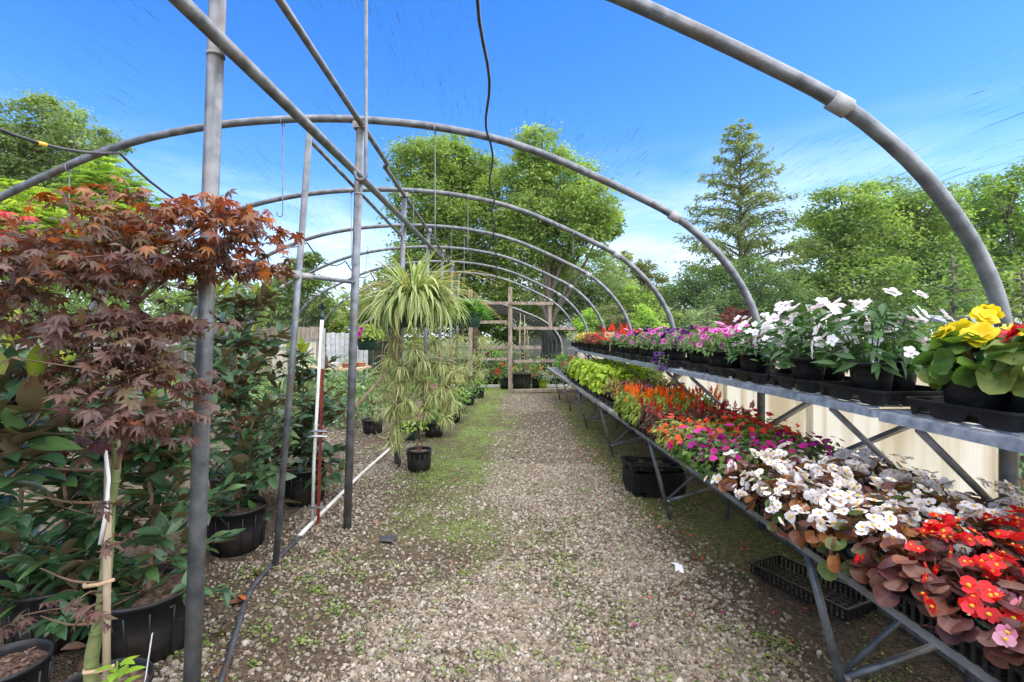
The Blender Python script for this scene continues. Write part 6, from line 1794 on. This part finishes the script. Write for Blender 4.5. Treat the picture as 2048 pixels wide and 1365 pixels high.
# far woods closing the horizon all round the yard
fw = MB(); rr = np.random.default_rng(99)
nb = 150
ang = np.linspace(-1.75, 1.75, nb) + rr.normal(0, .02, nb); dist = rr.uniform(46, 62, nb)
CB = np.stack([np.sin(ang) * dist, np.cos(ang) * dist, rr.uniform(1.2, 4.2, nb)], -1); RB = rr.uniform(2.2, 4.2, nb)
n = 46000; bi = rr.integers(0, nb, n)
P = CB[bi] + norm(rr.normal(0, 1, (n, 3))) * (rr.random((n, 1)) ** .4) * RB[bi][:, None] * np.array((1, 1, .85))
keep = P[:, 2] > 0; P = P[keep]; bi = bi[keep]; n = len(P)
cc = np.asarray(G1 + G3 + PALE)[rr.integers(0, 10, nb)][bi] * (1 + rr.normal(0, .18, (n, 1)))
scatter(fw, lt, frames(rr.normal(0, 1, (n, 3)) * np.array((1, 1, .5)), np.array((0, 0, .8)) + rr.normal(0, .5, (n, 3))), P, rr.uniform(.35, .7, n), np.clip(cc, .01, 1)).build('far_woods', M['tree_leaf'], None, False, 'stuff')

# conifers with a leader and whorled branches
def conifer(name, label, base, H, R0, n_br, cols, s, seed, dens=34,  z0=.12, droop=.25, power=.9):
    rr = np.random.default_rng(seed)
    root = thing(name, label, 'tree', base)
    MB().tube([(0, 0, -.1), (.03, 0, H * .5), (0, 0, H)], [H * .014, H * .008, .01], 8).build('trunk', M['bark'], root, True)
    sb = MB(); m = MB(); PP, DD = [], []
    for i in range(n_br):
        f = z0 + (1 - z0) * (i + rr.random()) / n_br
        a = i * 2.399 + rr.normal(0, .2)
        Lb = R0 * (1 - f) ** power * rr.uniform(.6, 1.1) + .06 * R0
        p = np.array((0, 0, H * f)); h = np.array((math.cos(a), math.sin(a), 0))
        rise = rr.uniform(.05, .35)
        e = p + h * Lb + np.array((0, 0, Lb * (rise - droop)))
        c = smooth_curve([p, (p + e) / 2 + np.array((0, 0, Lb * rise * .5)), e], 4)
        sb.tube(c, np.linspace(.02 + .012 * Lb, .004, len(c)), 5)
        k = max(6, int(dens * Lb / R0 * 2.4))
        t = rr.uniform(.12, 1.05, k) ** .8
        q = c[np.clip((t * (len(c) - 1)).astype(int), 0, len(c) - 1)] + rr.normal(0, 1, (k, 3)) * np.array((.10, .10, .06)) * (.4 + Lb * .45)
        PP.append(q); DD.append(h + rr.normal(0, .55, (k, 3)) + np.array((0, 0, -.35)))
    sb.build('limbs', M['bark'], root, True)
    P, D = np.concatenate(PP), np.concatenate(DD); n = len(P)
    scatter(m, [diamond_tpl(1, .34, .2), diamond_tpl(1, .26, .2)], frames(D, np.tile((0, 0, 1.), (n, 1)) + rr.normal(0, .4, (n, 3))), P, rr.uniform(*s, n), pal(cols, n, .2)).build('crown', M['tree_leaf'], root, False, 'stuff')
    return root
x, y, _ = at(1480, 690, 20)
conifer('bald_cypress', 'tall feathery conifer with open top right of centre', (x, y, 0), 10.3, 3.7, 105, [(.20, .26, .11), (.24, .29, .12), (.16, .21, .09)], (.12, .28), 51, 150, .12, -.12, .8)
x, y, _ = at(1905, 690, 5.2)
conifer('arborvitae_sapling', 'thin young conifer just outside the wall behind yellow begonia', (x, y, 0), 2.35, .75, 34, [(.13, .22, .06), (.17, .27, .08)], (.05, .11), 52, 60, .2, .05)
x, y, _ = at(2045, 690, 5.0)
conifer('arborvitae_sapling', 'pale leggy young conifer at the right picture edge', (x, y, 0), 2.2, .7, 34, [(.22, .30, .08), (.27, .34, .11)], (.05, .10), 53, 60, .2, .05)
x, y, _ = at(1400, 690, 9)
conifer('arborvitae_sapling', 'small pale conifer outside the wall behind the white impatiens', at(1415, 690, 10)[:2] + (0,), 2.1, .8, 40, PALE, (.06, .12), 54, 60, .2, .05)
# greenery glimpsed through the panel gap and behind the right wall
for k, (x, y) in enumerate([(3.6, 2.2), (3.9, 3.6), (4.3, 4.9), (4.6, 6.2)]):
    shrub(f'dark evergreen shrub outside the right wall, {ORD[k]} one', (x, y, 0), .45, .7, 420, DEEP, (.06, .11), trunk_h=.2, group='evergreen shrubs outside the right wall')
print('objects', len(bpy.data.objects), 'tris', sum(len(m.loops) - 2 * len(m.polygons) for m in bpy.data.meshes))
